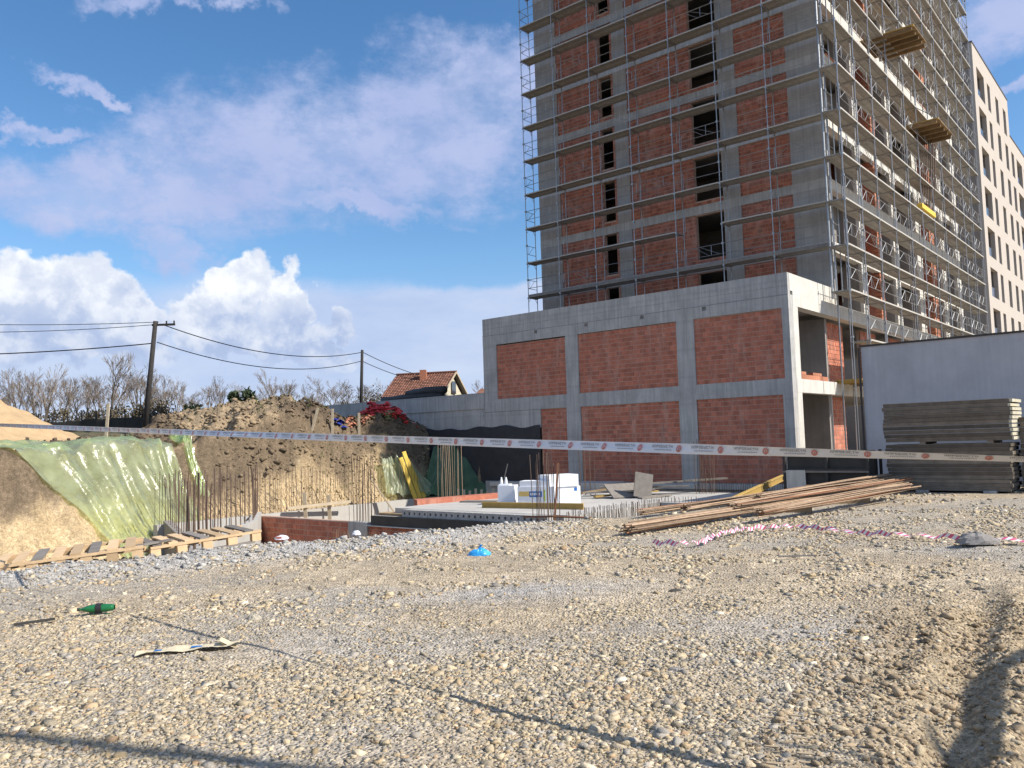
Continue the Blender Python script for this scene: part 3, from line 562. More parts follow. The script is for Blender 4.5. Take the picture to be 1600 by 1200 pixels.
# right hand facade: fins, slab edges, brick back wall with dark openings
fins=[(9.95,10.75,'c'),(13.0,13.75,'b'),(16.0,17.0,'c'),(21.1,22.3,'c'),(24.5,25.7,'b'),(27.4,28.4,'c'),(31.8,33.0,'c')]
for i,z in enumerate(floors[:-1]):
    z0=z; z1=floors[i+1]-.48
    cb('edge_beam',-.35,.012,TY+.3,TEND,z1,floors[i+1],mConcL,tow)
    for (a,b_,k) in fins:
        if k=='c': cb('fin_wall',-.16,0,a,b_,z0,z1,mConcL,tow); cb('fin_wall',-1.05,-.161,a+.004,b_-.004,z0,z1,mConcD,tow)  # painted light: pale outer strip for sun, inner part darkened for recess shade
        else: 
            w=MB(); 
            for (p,zz,ww,h) in brick_rects(a,b_,z0,z1): w.box(-.30,-.01+random.uniform(-.006,.004),p,p+ww,zz,zz+h,random.random())
            w.build('brick_pier',mBrickO,tow,kind='stuff'); cb('brick_pier',-1.05,-.301,a,b_,z0,z1,mBrickT,tow)
    cuts=[(TY+.3,8.6,'b'),(8.6,9.95,'c'),(10.75,11.5,'o'),(11.5,13.0,'b'),(13.75,15.3,'o'),(15.3,16.0,'c'),(17.0,20.2,'b'),(20.2,21.1,'c'),(22.3,23.2,'o'),(23.2,24.5,'b'),(25.7,26.8,'o'),(26.8,27.4,'c'),(28.4,29.9,'b'),(29.9,31.8,'o')]
    for (a,b_,k) in cuts:
        x=-1.05 if not (k=='c') else -1.0
        if k=='b':
            w=MB()
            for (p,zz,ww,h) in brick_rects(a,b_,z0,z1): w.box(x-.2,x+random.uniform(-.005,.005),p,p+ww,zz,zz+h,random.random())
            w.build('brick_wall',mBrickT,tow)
        elif k=='c' and i%2: cb('concrete_wall',x-.2,x,a,b_,z0,z1,mConcD,tow)  # recess back in the darkened concrete, shade put into its colour
        else: cb('lintel',x-.2,x,a,b_,z1-.3,z1,mConcT,tow)
    if i in (3,4,6): 
        for a,b_ in ((6.5,9.9),(14.2,16),(17.3,19.5),(26,27.4)):
            for q in range(int((b_-a)/.27)): obj('brick',brick_mesh(.25,.19,.12,mBrickO,random.randrange(8)),tow,loc=(-.02,a+.27*q,z+.002),rot=(0,0,R(90)))
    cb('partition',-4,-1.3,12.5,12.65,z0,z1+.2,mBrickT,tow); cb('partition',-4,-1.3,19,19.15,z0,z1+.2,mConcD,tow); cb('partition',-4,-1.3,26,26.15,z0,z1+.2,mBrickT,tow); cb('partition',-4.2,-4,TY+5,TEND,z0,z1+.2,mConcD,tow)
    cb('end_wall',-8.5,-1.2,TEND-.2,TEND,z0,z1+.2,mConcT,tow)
cb('roof_upstand',TX0,0,TY,TY+.3,31.42,32.4,mConcT,tow)
# timber offcuts and props on the podium roof behind the parapet
for i,(s_,t_,h,lean) in enumerate([(5.6,4.0,1.15,.5),(5.2,4.1,1.3,.7),(4.8,4.2,1.35,.9),(4.5,3.9,1.45,.9),(6.0,3.9,.85,-.5),(7.3,3.8,.85,.35),(4.2,4.1,1.1,1.1),(8.9,3.9,.8,.2)]):
    p0=P(s_,t_,7.46); p1=P(s_+lean,t_-.15,7.46+h)
    q=MB().beam(p0,p1,.09,.05,random.random()).build('timber_offcut',mStake)
    tag(q,'pale timber offcut leaning up behind the podium parapet, %s of eight from the right'%ORD[[3,2,1,0,5,6,4,7].index(i) if False else i],'timber','timber offcuts on the podium roof')
# ---------------------------------------------------------------- scaffolding
DZ=[7.95+2.02*k for k in range(0,13)]
sf_=thing('front_scaffold','steel tube scaffold along the shaded front of the tower','scaffold',LOC,ROTB)
fx=[.45,-2.27,-4.81,-7.3,-9.75,-12.22,-14.7,-17.0]; yo,yi=4.55,5.38
ZT=33.5
for x in fx:
    for y in (yo,yi):
        MB().tube([(x,y,7.46),(x,y,ZT)],.025,6).build('standard',mSteel,sf_)
_dk={}
def deck(w,first=False):
    k=round(w,2)
    if k not in _dk:
        m=MB()
        for q in range(3): m.box(.02,w-.02,.04+q*.27,.29+q*.27,-.045,0,[.3,.8,.5][q])
        for q in range(3): m.box(.04,.09,.05+q*.27,.28+q*.27,-.07,-.045,.2); m.box(w-.09,w-.04,.05+q*.27,.28+q*.27,-.07,-.045,.2)
        _dk[k]=m.mesh('deck_plank',mDeck)
    return _dk[k]
_fr={}
def end_frame(w=.83):
    if 'e' not in _fr:
        m=MB(); m.tube([(0,0,.06),(0,w,.06)],.02,5); m.tube([(0,0,1.0),(0,w,1.0)],.016,4); m.tube([(0,.0,.5),(0,w,.5)],.016,4); m.tube([(0,.15,.5),(0,.15,1.0)],.012,4); m.tube([(0,.15,.5),(0,w*.75,1.0)],.012,4)
        m.tube([(0,0,-.32),(0,.22,-.06)],.016,4); m.tube([(0,w,-.32),(0,w-.22,-.06)],.016,4); m.tube([(0,0,-.07),(0,w,-.07)],.022,5); _fr['e']=m.mesh('end_frame',mSteel)
    return _fr['e']
def brk():
    if 'b' not in _fr:
        m=MB(); m.tube([(0,0,-.3),(0,.2,-.07)],.016,4); m.tube([(0,.83,-.3),(0,.63,-.07)],.016,4); m.tube([(0,0,-.07),(0,.83,-.07)],.022,5); _fr['b']=m.mesh('transom',mSteel)
    return _fr['b']
_gr={}
def rails(w,kind):
    k=(round(w,2),kind)
    if k not in _gr:
        m=MB()
        m.tube([(0,0,1.0),(w,0,1.0)],.017,4)
        if kind=='r': m.tube([(0,0,.5),(w,0,.5)],.017,4)
        elif kind=='k': m.tube([(0,0,.5),(w,0,.5)],.015,4); m.tube([(w*.1,0,.5),(w*.4,0,1.0),(w*.7,0,.5)],.012,4); m.tube([(w*.1,0,.5),(w*.1,0,1.0)],.012,4); m.tube([(w*.75,0,.5),(w*.75,0,1.)],.012,4); m.tube([(w*.5,0,1.),(w*.93,0,.5)],.012,4)
        elif kind=='x': m.tube([(0,0,.45),(w,0,.45)],.015,4); m.tube([(w*.06,0,.45),(w*.3,0,.98),(w*.5,0,.45),(w*.72,0,.98),(w*.94,0,.45)],.012,4); m.tube([(w*.3,0,.45),(w*.3,0,1)],.012,4); m.tube([(w*.06,0,0.02),(w*.06,0,1.)],.013,4)
        _gr[k]=m.mesh('guard_rail',mSteel)
    return _gr[k]
for k,z in enumerate(DZ[1:],1):
    for i in range(len(fx)-1):
        x0,x1=fx[i+1],fx[i]; zz=z
        if k==2 and i in (2,3,): 
            if i==2: continue
        obj('deck_bay',deck(x1-x0),sf_,loc=(x0,yo-.02,zz))
        e=MB() if (round(x1-x0,2),'e') not in _dk else None
        if e is not None: e.box(.03,x1-x0-.03,-.012,.03,-.05,.012); _dk[(round(x1-x0,2),'e')]=e.mesh('deck_edge',mDeckE)
        obj('deck_edge',_dk[(round(x1-x0,2),'e')],sf_,loc=(x0,yo-.03,zz))
        if k==1: cb('toe_board',x0+.03,x1-.03,yo-.045,yo-.02,z-.05,z+.12,mWoodG,sf_)
        if not(k in(2,)): obj('guard_rail',rails(x1-x0,'k' if (i+k)%3==0 else 'r'),sf_,loc=(x0,yo,zz))
    for x in fx[:-1]: obj('transom',brk(),sf_,loc=(x,yo,z))
    obj('end_frame',end_frame(),sf_,loc=(fx[-1],yo,z))
    obj('guard_rail',rails(.83,'r'),sf_,loc=(fx[0],yo,z),rot=(0,0,R(90)))
for k,z in enumerate(DZ[1:],1):
    m=MB()
    for x in fx: m.box(x-.05,x+.05,yo-.05,yo+.04,z+.95,z+1.05,.5); m.box(x-.045,x+.045,yo-.045,yo+.04,z-.12,z-.02,.5)
    m.build('couplers',mSteel,sf_,kind='stuff')
# small inner posts standing off the wall
for x in (-2.4,-7.25,-9.85,-15.0):
    for k in range(9): MB().tube([(x,5.45,10.1+2.02*k),(x,5.45,11.2+2.02*k)],.016,4).build('wall_tie_tube',mSteel,sf_)
ss=thing('side_scaffold','steel tube scaffold along the sunlit side of the tower','scaffold',LOC,ROTB)
sy=[4.0,6.42,9.05,11.95,15.0,17.6,20.4,23.2,26.0,28.9,31.8,34.6]; xo,xi=1.2,.36
SZ=[3.75+2.02*k for k in range(0,16)]
for y in sy:
    zb=-.3
    MB().tube([(xo,y,zb),(xo,y,ZT)],.026,6).build('standard',mSteel,ss)
    if y>5: MB().tube([(xi,y,zb),(xi,y,ZT)],.026,6).build('standard',mSteel,ss)
    if y>5 and sy.index(y)%3==1: MB().tube([(xo-.12,y+.05,zb),(xo-.12,y+.05,ZT)],.02,5).build('hoist_tube',mSteel,ss)
MB().tube([(.36,4.3,7.5),(.36,4.3,ZT)],.05,7).build('rubbish_pipe',mSteel,ss)
MB().tube([(.30,5.1,-.3),(.30,5.1,ZT)],.035,6).build('standard',mSteel,ss)
for k,z in enumerate(SZ):
    if z<5.5: rng_i=range(0,3)
    else: rng_i=range(len(sy)-1)
    for i in rng_i:
        y0,y1=sy[i],sy[i+1]; w=y1-y0
        if z<7.3 and i<1: continue
        o=obj('deck_bay',deck(w),ss,loc=(xo+.02,y0,z),rot=(0,0,R(90)))
        kk=(round(w,2),'s')
        if kk not in _dk: _dk[kk]=MB().box(.03,w-.03,-.03,.012,-.055,.015).mesh('deck_edge',mDeckE)
        obj('deck_edge',_dk[kk],ss,loc=(xo+.02,y0,z),rot=(0,0,R(90)))
        obj('guard_rail',rails(w,'x' if (i+k)%2 else 'k'),ss,loc=(xo,y0,z),rot=(0,0,R(90)))
    for i,y in enumerate(sy):
        if z<5.5 and i>3: break
        if y>5: obj('transom',brk(),ss,loc=(xo-.84,y,z),rot=(0,0,R(-90)),scale=(1,1,1)).location=(xo-.84,y,z)
    obj('end_frame',end_frame(),ss,loc=(xo,sy[-1],z),rot=(0,0,R(90)))
for k,z in enumerate(SZ):
    if z<5.5: continue
    m=MB()
    for y in sy: m.box(xo-.05,xo+.05,y-.05,y+.05,z+.95,z+1.05,.5); m.box(xo-.045,xo+.045,y-.045,y+.045,z-.12,z-.02,.5)
    m.build('couplers',mSteel,ss,kind='stuff')
rd=random.Random(17)
for q in range(26):
    k=rd.randrange(2,12); i=rd.randrange(1,9); z=SZ[k+1]; y=sy[i]+rd.uniform(.2,.6)
    MB().beam((.45,y,z+.03),(.5,y+rd.uniform(.9,1.9),z+.03),.2,.05,rd.random()).build('loose_plank',mWoodG if q%2 else mWood,ss)
# ---------------------------------------------------------------- loading platforms on the side scaffold
def platform(y0,y1,z,label,tilt,mat_,rev=2.6):
    o=thing('loading_platform',label,'platform',LOC,ROTB,'timber loading platforms on the tower side')
    for k in range(5):
        y=y0+.1+(y1-y0-.2)*k/4; MB().box(.3,rev,y-.05,y+.05,z-.2,z,random.random()).build('joist',mat_,o)
    n=int((y1-y0)/.24)
    for q in range(n):
        yy=y0+q*.24; MB().box(.1,rev+.1,yy,yy+.225,z+.003,z+.045,random.random()).build('plank',mWoodY if q<1 else mat_,o)
    MB().beam((1.25,y1,z+1.0),(rev,y1,z+.05),.035,.035).build('strut',mSteel,o); MB().beam((1.25,y0,z+1.0),(rev,y0,z+.05),.035,.035).build('strut',mSteel,o)
    return o
mWoodB=mat('brown_platform_timber',(.30,.20,.10),(.20,.135,.07),6,.85,.3,20,tint=.3)
platform(11.6,14.4,21.95,'wide timber loading platform with a yellow edge, higher on the tower side',0,mWoodB,2.6)
platform(17.0,20.6,18.75,'timber loading platform halfway along the tower side with steel props below','',mWoodB,2.35)
o=thing('board_stack','bright yellow boards on the sunlit side scaffold below the lower platform','boards',LOC,ROTB)
for k in range(3): MB().box(1.05+.0*k,1.32,17.2,20.3,14.0+.09*k,14.08+.09*k,random.random()).build('board',mYellow,o)
o=thing('prop_bundle','bundle of thin rusty props standing under the lower timber platform','props',LOC,ROTB)
for k in range(9): MB().tube([(.9+.06*k*.5,19.0+.2*k,14.0),(1.0+.05*k,18.7+.28*k,18.6)],.03,5,random.random()).build('prop',mRebar,o)
# ---------------------------------------------------------------- neighbouring block
nb=thing('apartment_block','beige finished apartment block with dark windows behind the tower','building',LOC,ROTB)
NY=43.3; WX=-.02
rows=[31.87-3.42*k for k in range(10)]
def cols_(y1): 
    out=[]; y=44.65
    pat=[(0,3.15,'L'),(4.5,1.3,'w'),(8.35,1.5,'w'),(12.15,1.5,'w'),(15.4,1.5,'w'),(18.45,3.3,'L')]
    for rpt in range(4):
        for a,w,k in pat:
            if rpt and a==0: continue
            out.append((44.65+a+rpt*18.45,w,k))
    return [c for c in out if c[0]+c[1]<y1]
YE=98.; STEP=59.8
cl=cols_(YE-1)
ys=[NY]+sum([[a,a+w] for a,w,k in cl],[])+[YE]
for ri,zt in enumerate(rows+[None]):
    ztop=33.45 if ri==0 else rows[ri-1]-2.45
    if zt is None: cb('wall_band',-.35,0,NY,YE,-.3,rows[-1]-2.45,mBeige,nb); break
    yend=STEP if ri==0 else YE
    if ri==0: cb('wall_band',-.35,0,NY,yend,zt,ztop,mBeige,nb)
    elif ri==1: cb('wall_band',-.35,0,NY,YE,zt,rows[0]-2.45,mBeige,nb); cb('parapet',-.35,0,STEP,YE,rows[0]-2.45,rows[0]-2.0,mBeige,nb)
    else: cb('wall_band',-.35,0,NY,YE,zt,ztop,mBeige,nb)
    for i in range(0,len(ys)-1,2):
        if ys[i]<yend-.2: cb('wall_pier',-.35,0,ys[i],min(ys[i+1],yend),zt-2.45,zt,mBeige,nb)
    for a,w,k in cl:
        if a+w>yend: continue
        if k=='w':
            f=cb('window',-.30,-.24,a,a+w,zt-2.45,zt,mFrame,nb); MB().box(-.238,-.225,a+.08,a+w-.08,zt-2.37,zt-.08).build('pane',mGlass,f); MB().box(-.224,-.2,a+w/2-.03,a+w/2+.03,zt-2.4,zt-.05).build('mullion',mFrame,f)
        else:
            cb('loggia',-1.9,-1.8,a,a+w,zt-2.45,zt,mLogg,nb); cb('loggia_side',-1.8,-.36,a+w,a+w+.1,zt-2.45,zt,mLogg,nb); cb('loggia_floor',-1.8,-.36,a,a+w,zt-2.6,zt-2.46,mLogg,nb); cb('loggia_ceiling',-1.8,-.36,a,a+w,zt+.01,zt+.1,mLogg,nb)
            f=cb('window',-1.79,-1.75,a+.4,a+w-.4,zt-2.4,zt-.2,mGlass,nb); cb('railing',-.2,-.17,a+.02,a+w-.02,zt-1.55,zt-1.5,mFrame,nb); cb('glass_balustrade',-.19,-.18,a+.02,a+w-.02,zt-2.4,zt-1.56,mGlass,nb)
cb('front_wall',-20,-.35,NY,NY+.3,-.3,33.45,mBeigeD,nb); cb('core',-14,-2,NY+.3,YE,-.3,29,mLogg,nb); cb('roof',-20,-.36,NY+.3,STEP,33.0,33.2,mLogg,nb); cb('roof_edge',-20,.05,NY-.05,STEP,33.451,33.56,mFrame,nb); cb('roof_edge',-.4,.05,STEP+.01,YE,29.9,30.0,mFrame,nb); cb('stair_head',-8,-.36,STEP,STEP+.2,29,33.4,mBeige,nb)
# ---------------------------------------------------------------- grey rendered shed
gs=thing('grey_shed','windowless blue grey rendered shed behind the stacked panels','shed',LOC,ROTB)
MB().box(3.9,16,-4,3.5,-.4,4.46).build('wall',mRender,gs); MB().box(3.86,16.05,-4.04,3.54,4.462,4.52).build('roof_edge',mCap,gs); MB().tube([(3.84,-4.06,-.3),(3.84,-4.06,4.45)],.035,6).build('downpipe',mCap,gs)
# ---------------------------------------------------------------- concrete boundary wall
bw=thing('retaining_wall','long grey concrete retaining wall with a band on top, left of the podium','wall',LOC,ROTB)
MB().box(-42,-16.62,0,.35,3.42,4.27).build('upper_band',mConc,bw); MB().box(-42,-16.62,.06,.33,2.35,3.419).build('lower_band',mConc,bw); MB().box(-16.58,-12.87,.02,.2,2.3,3.21).build('lower_band',mConc,bw)
b=MB(); b.grid(lambda u,v:(-42+29.1*u, -.02+.03*math.sin(u*60), (2.42+.05*math.sin(u*37)+.06*math.sin(u*90))*(1-v)+FLOOR*v),90,3); b.build('membrane',mMembrane,bw,smooth=True)
# ---------------------------------------------------------------- foundation pit
TZ=lambda x,y: float(terrain(np.array([x]),np.array([y]))[0])
def fthing(name,label,cat,group=None): return thing(name,label,cat,LOC,ROTB,group)
bwall=fthing('block_wall','low red clay block wall in the pit between the starter bars and the slab','wall')
masonry(bwall,[(-18.3,-12.32,-3.2,-1.14,-12.6,()),(-11.22,-2.6,-3.2,-1.24,-12.6,())],mBrick,300,key=lambda b:(-b[1]))
MB().box(-12.32,-11.22,-12.66,-12.3,-3.2,-1.13).build('column',mConc,bwall)
fr=fthing('ground_floor_slab','pale concrete basement slab with hollow core blocks along its near edge','slab')
MB().box(-10.2,-2.45,-12.2,-6.5,-.85,-.6).build('slab',mConcSlab,fr); MB().box(-10.2,1.5,-6.499,-2.2,-.85,-.605).build('slab',mConcSlab,fr)
MB().box(-10.95,-2.5,-12.72,-12.64,-1.2,-.86).build('form_panel',mDarkPly,fr); MB().box(-10.95,-2.5,-12.64,-12.2,-1.2,-.86).build('edge_beam',mConcD,fr); MB().box(-11.2,-2.6,-12.80,-12.5,-1.235,-1.205).build('sill_board',mConcL,fr)
x=-9.4
while x<-3.0:
    m=MB(); m.box(x,x+1.28,-12.6,-12.2,-.855,-.775); m.box(x,x+1.28,-12.6,-12.2,-.69,-.61)
    for q in range(6): m.box(x+(.255*q-.085 if q else 0),x+min(1.28,.255*q+.085),-12.6,-12.2,-.775,-.69)
    m.box(x,x+1.28,-12.42,-12.4,-.775,-.69); m.build('hollow_block',mConc,fr); x+=1.30
MB().box(-2.45,-2.3,-12.6,-6.5,-1.4,-.62).build('edge_form',mConcSlab,fr); MB().box(-2.3,1.5,-6.9,-6.5,-1.4,-.62).build('edge_form',mConcSlab,fr)
MB().box(-10.9,-9.6,-12.4,-11.9,-.84,-.78).build('ledge_board',mWood,fr)
# recess lined with blocks at the back of the slab
rc=fthing('block_upstand','low red block upstand at the back left of the basement slab','wall')
MB().prism([(-10.9,-10.6),(-10.3,-11.0),(-9.2,-6.3),(-9.8,-6.0)],-.9,-.42).build('upstand',mBrick,rc)
rw=fthing('basement_wall','sunlit pale concrete basement wall along the foot of the earth bank','wall')
MB().box(-18.62,-18.3,-17.0,.0,FLOOR,-1.1).build('wall',mConcSlab,rw)
for a in range(6): MB().box(-18.3,-18.285,-15+2.4*a,-14.98+2.4*a,-3,-1.12).build('joint',mConcD,rw)
dw=fthing('ramp_wall','angled concrete wall with pale top running towards the pallets','wall')
p=[P(18.4,-12.6),P(15.2,-14.85),P(11.6,-18.3),P(9.2,-20.5)]
def wallbox(m,a,b,z0,z1a,z1b,th=.3):
    a=Vector(a);b=Vector(b);d=(b-a);d.z=0;d.normalize();n=Vector((-d.y,d.x,0))*th/2; k=len(m.v)
    m.v+=[tuple(Vector((q.x,q.y,zz))) for q,zz in ((a-n,z0),(b-n,z0),(b+n,z0),(a+n,z0),(a-n,z1a),(b-n,z1b),(b+n,z1b),(a+n,z1a))]
    m.f+=[tuple(k+i for i in q) for q in ((0,3,2,1),(4,5,6,7),(0,1,5,4),(1,2,6,5),(2,3,7,6),(3,0,4,7))]; m.t+=[.5]*6
dw.location=(0,0,0); dw.rotation_euler=(0,0,0)
for a,b_ in zip(p[:-1],p[1:]): m=MB(); wallbox(m,a,b_,FLOOR,-.98,-.98,.34); m.build('wall',mConcSlab,dw)
m=MB(); wallbox(m,P(18.3,-16.6),P(13.7,-17.85),FLOOR,-.95,-1.68,.3); m.build('sloping_wall',mConcD,dw)  # same wall concrete darkened, so its shade is in the colour
# starter bars
_bar={}
def barmesh(h,mat,r=.011):
    k=(round(h,1),mat.name,r)
    if k not in _bar: _bar[k]=[MB().tube([(0,0,0),(random.uniform(-.015,.015),random.uniform(-.015,.015),h*.5),(random.uniform(-.05,.05),random.uniform(-.05,.05),h)],r,4,random.random()).mesh('bar',mat) for _ in range(5)]
    return random.choice(_bar[k])
def bars(name,label,pts,z0,h,mat=mRebar,r=.011,cat='rebar',group=None,jit=.08):
    c=pts[0]; o=thing(name,label,cat,(c.x,c.y,z0),0,group)
    for q in pts: obj('bar',barmesh(h,mat,r),o,loc=(q.x-c.x,q.y-c.y,0),rot=(random.gauss(0,.012),random.gauss(0,.012),random.uniform(0,6)),scale=(1,1,1+random.uniform(-jit,jit)))
    return o
def line(a,b,n,off=0): 
    out=[]
    for i in range(n):
        q=a.lerp(b,i/max(1,n-1)); out.append(q)
    return out
bars('starter_bars','long row of thin starter bars on the sunlit basement wall',line(P(18.5,-17),P(18.5,-3),70)+line(P(18.35,-16.8),P(18.35,-8),34),-1.12,1.85,mRebar,.009,jit=.12)
bars('starter_bars','tall dark starter bars rising behind the right hand pallet',[q for i in range(3) for q in line(p[i],p[i+1],[6,8,8][i])]+[P(9.5+random.uniform(-.5,.8),-20.2+random.uniform(-.5,.5)) for _ in range(9)],-1.0,1.9,mRebar,.022,jit=.15)
bars('starter_bars','starter bars along the dark sloping wall beside the green film',line(P(18.2,-16.7),P(13.8,-17.85),15)+line(P(17.9,-16.6),P(14.2,-17.6),9),-1.5,2.3,mRebar,.013,jit=.12)
def cage(label,s_,t_,z0,h,nx,ny,dx,dy,mat=mRebar,r=.013): return bars('column_rebar',label,[P(s_+dx*i,t_+dy*j) for i in range(nx) for j in range(ny) if i in(0,nx-1) or j in(0,ny-1)],z0,h,mat,r,group='starter bars for columns',jit=.1)
cage('cage of starter bars on the grey column of the block wall',11.3,-12.55,-1.15,2.3,6,3,.16,.16)
cage('cage of starter bars with an orange plastic tip at the near corner of the slab',2.55,-13.0,-1.4,2.6,4,4,.2,.16)
cage('cage of starter bars by the podium wall at the far corner of the slab',2.3,-2.9,-1.2,2.55,6,3,.13,.2)
cage('tall pale starter bars behind the plank on the left of the slab',10.6,-8.5,-1.1,2.7,6,2,.22,.3,mRustL,.011)
cage('starter bars in the shade right behind the white packs',6.6,-4.9,-.7,2.2,3,2,.25,.3)
o=bars('dowel_row','row of short pale dowels along the right edge of the slab',line(P(2.28,-12.5),P(2.28,-6.7),60)+line(P(2.28,-6.75),P(-1.4,-6.75),34),-1.25,.8,mRebar,.011)
bars('dowel_row','row of short dowels in front of the red block wall',line(P(12.5,-13.2),P(2.6,-13.2),75),-2.0,.62,mRustL,.009)
bars('dowel_row','row of short dowels along the ledge by the podium corner',line(P(4.2,-.6),P(-.2,-.6),44),-.75,.42,mRebar,.009)
m=MB(); m.box(-12.5,-11.1,-12.35,-12.3,-.78,-.72)
for zz in (-.45,): m.tube([P(3.2,-13.1,-.62),P(.9,-12.6,-.55)],.02,4)
tag(MB().tube([P(3.5,-13.05,-.60),P(2.2,-13.3,-.52),P(1.1,-12.9,-.56)],.03,5).build('tie_bars',mRust),'short rusty bar lying across the corner cage of the slab','rebar')
# things on the slab
def wbox(name,label,cat,x,y,z,w,d,h,rz,mat,group=None,bev=.01):
    o=thing(name,label,cat,(x,y,z),rz,group); b=MB().box(-w/2,w/2,0,d,0,h).build('pack',mat,o); return o
zS=-.598
o=wbox('white_pack','small white polystyrene pack at the left end of the group on the slab','pack',-.34,30.0,zS,.62,.6,.68,R(-14),mWhite,'white polystyrene packs on the slab')
MB().box(-.3,.1,.1,.5,.682,.72).build('loose_sheet',mWhite,o)
o=wbox('white_pack','wide white pack with yellow and blue printing behind the starter bars','pack',.72,29.05,zS,1.35,.75,.66,R(-16),mWhite,'white polystyrene packs on the slab')
MB().box(-.6,.45,.05,.7,.662,.86).build('sheet_stack',mWhite,o)
MB().box(-.62,-.24,-.006,-.001,.33,.5).build('print_yellow',mYelP,o); MB().box(-.24,.22,-.006,-.001,.30,.50).build('print_blue',mBlueP,o); MB().box(.27,.34,-.006,-.001,.15,.55).build('print_green',mGrnP,o)
m=MB()
for q in range(6): m.box(-.2+.062*q,-.165+.062*q,-.009,-.007,.36,.45); m.box(-.2+.062*q,-.15+.062*q,-.009,-.007,[.36,.40,.44][q%3],[.37,.41,.45][q%3])
m.box(-.6,-.2,-.009,-.007,.24,.25); m.box(-.6,-.3,-.009,-.007,.19,.2); m.build('printed_letters',mWhite,o,kind='stuff')
o=wbox('white_pack','upright white pack with a small blue mark carrying another pack','pack',1.93,29.35,zS,.86,.7,.62,R(24),mWhite,'white polystyrene packs on the slab')
MB().prism([(.18,-.004),(.30,-.004),(.30,-.001),(.18,-.001)],.45,.57).build('blue_mark',mBlueP,o)
o=wbox('white_pack','topmost white polystyrene pack, lying across the upright pack','pack',1.72,29.2,zS+.624,1.18,.8,.42,R(24),mWhite,'white polystyrene packs on the slab')
for i in range(2):
    q=thing('plastic_canister',['white canister standing on the leftmost pack','smaller white canister beside the first one on the leftmost pack'][i],'canister',(-.50+.17*i,30.35,zS+.72),0); MB().tube([(0,0,0),(0,0,.13),(0,0,.17),(0,0,.22)],.06,8,r1=.025).build('body',mWhite,q,smooth=True); MB().tube([(0,0,.22),(0,0,.25)],.03,8).build('cap',mWhite,q)
def fbeam(label,a,b_,h=.2,w=.08,mat=mWoodY,group=None,cat='beam'):
    o=thing('formwork_beam',label,cat,a,0,group); a=Vector(a);b_=Vector(b_); d=b_-a; z=Vector((0,0,1))
    MB().beam((0,0,h-.02),d+Vector((0,0,h-.02)),w,.04,.6).build('flange',mat,o); MB().beam((0,0,.02),d+Vector((0,0,.02)),w,.04,.4).build('flange',mat,o); MB().beam((0,0,h/2),d+Vector((0,0,h/2)),.03,h-.08,.2).build('web',mat,o); return o
fbeam('yellow formwork beam lying on the slab in front of the white packs',(-1.17,28.9,zS),(2.2,26.9,zS))
fbeam('long olive yellow formwork beam propped behind the rusty bars',(5.1,19.9,-.05),(9.1,27.8,.12))
fbeam('brown formwork beam lying on the gravel end near the podium corner',(8.6,25.6,-.1),(10.2,26.4,.1),mat=mWoodB)
def plank(label,a,b_,w,h,mat,cat='plank',group=None,name='plank',up=None): 
    q=MB().beam(a,b_,w,h,random.random(),up).build(name,mat); return tag(q,label,cat,group)
for i,(a,b_,w,mt) in enumerate([((2.9,33.6,-.5),(5.9,33.0,-.42),.3,mWoodG),((2.6,32.6,-.45),(5.0,33.6,-.22),.25,mWood),((3.0,31.4,-.52),(5.6,32.6,-.45),.2,mWoodY),((2.7,31.9,-.40),(5.3,31.4,-.33),.28,mWoodG),((3.4,33.2,-.3),(6.8,32.4,-.3),.22,mWoodG),((4.6,30.6,-.57),(5.9,31.6,-.55),.25,mWoodG),((5.0,32.4,-.15),(8.6,33.7,-.1),.3,mWoodG)]):
    plank('%s from the front of the seven loose boards piled on the slab'%['fifth','fourth','second','third','sixth','first','seventh'][i],a,b_,w,.06,mt,group='loose boards on the slab')
q=MB().box(-.65,.65,-.03,.03,0,1.0,.5).build('form_sheet',mWoodG); q.location=(4.3,31.2,-.58); q.rotation_euler=(R(-62),0,R(18)); tag(q,'weathered form sheet lying tilted on the slab','sheet')
q=MB().box(-.35,.35,-.03,.03,0,.95,.3).build('form_sheet',mWoodG); q.location=(4.75,31.0,-.58); q.rotation_euler=(R(-16),R(12),R(8)); tag(q,'grey form sheet standing up at the right of the loose boards','sheet')
plank('rusty orange tube standing among the corner starter bars',P(2.6,-12.7,-.9),P(2.45,-12.6,1.0),.06,.06,mRust,'tube',name='tube')
q=thing('grey_board','flat dark grey board on the slab left of the white packs','board',(-1.3,31.6,zS),R(-25)); MB().box(-.8,.8,-.3,.3,0,.05).build('board',mWoodG,q)
q=MB().box(-1.9,1.3,-.6,.9,0,.5).build('ledge_block',mConcSlab); q.location=(3.3,36.6,-.75); q.rotation_euler=(0,0,ROTB); tag(q,'low concrete ledge under the podium wall behind the boards','ledge')
# timber cross and props on the basement wall
plank('pale board laid flat across two stakes on the basement wall',P(18.0,-11.4,-.92),P(17.7,-8.2,-.86),.1,.12,mStake)
plank('left one of two stakes under the pale board',P(18.0,-10.4,-2.2),P(18.0,-10.5,-.3),.16,.05,mStake,'stake'); plank('right one of two stakes under the pale board',P(18.0,-9.1,-2.2),P(18.0,-9.2,-.5),.16,.05,mStake,'stake')
plank('leaning pale timber on the basement wall right of the column bars',P(17.6,-5.6,-1.6),P(18.2,-6.6,.15),.22,.05,mStake,'timber')
plank('thin pale stick leaning in the shade behind the slab',P(14.3,-1.6,-1.0),P(14.1,-1.2,.55),.05,.05,mStake,'stick')
for i in range(8): plank('pale short offcut in the row behind the recess, %s from the left'%ORD[i],P(16.2-.3*i,-2.6+.1*i,-.95),P(16.2-.3*i,-2.6+.1*i,-.62-.05*(i%3)),.12,.05,mStake,'offcut',group='short offcuts standing behind the slab')
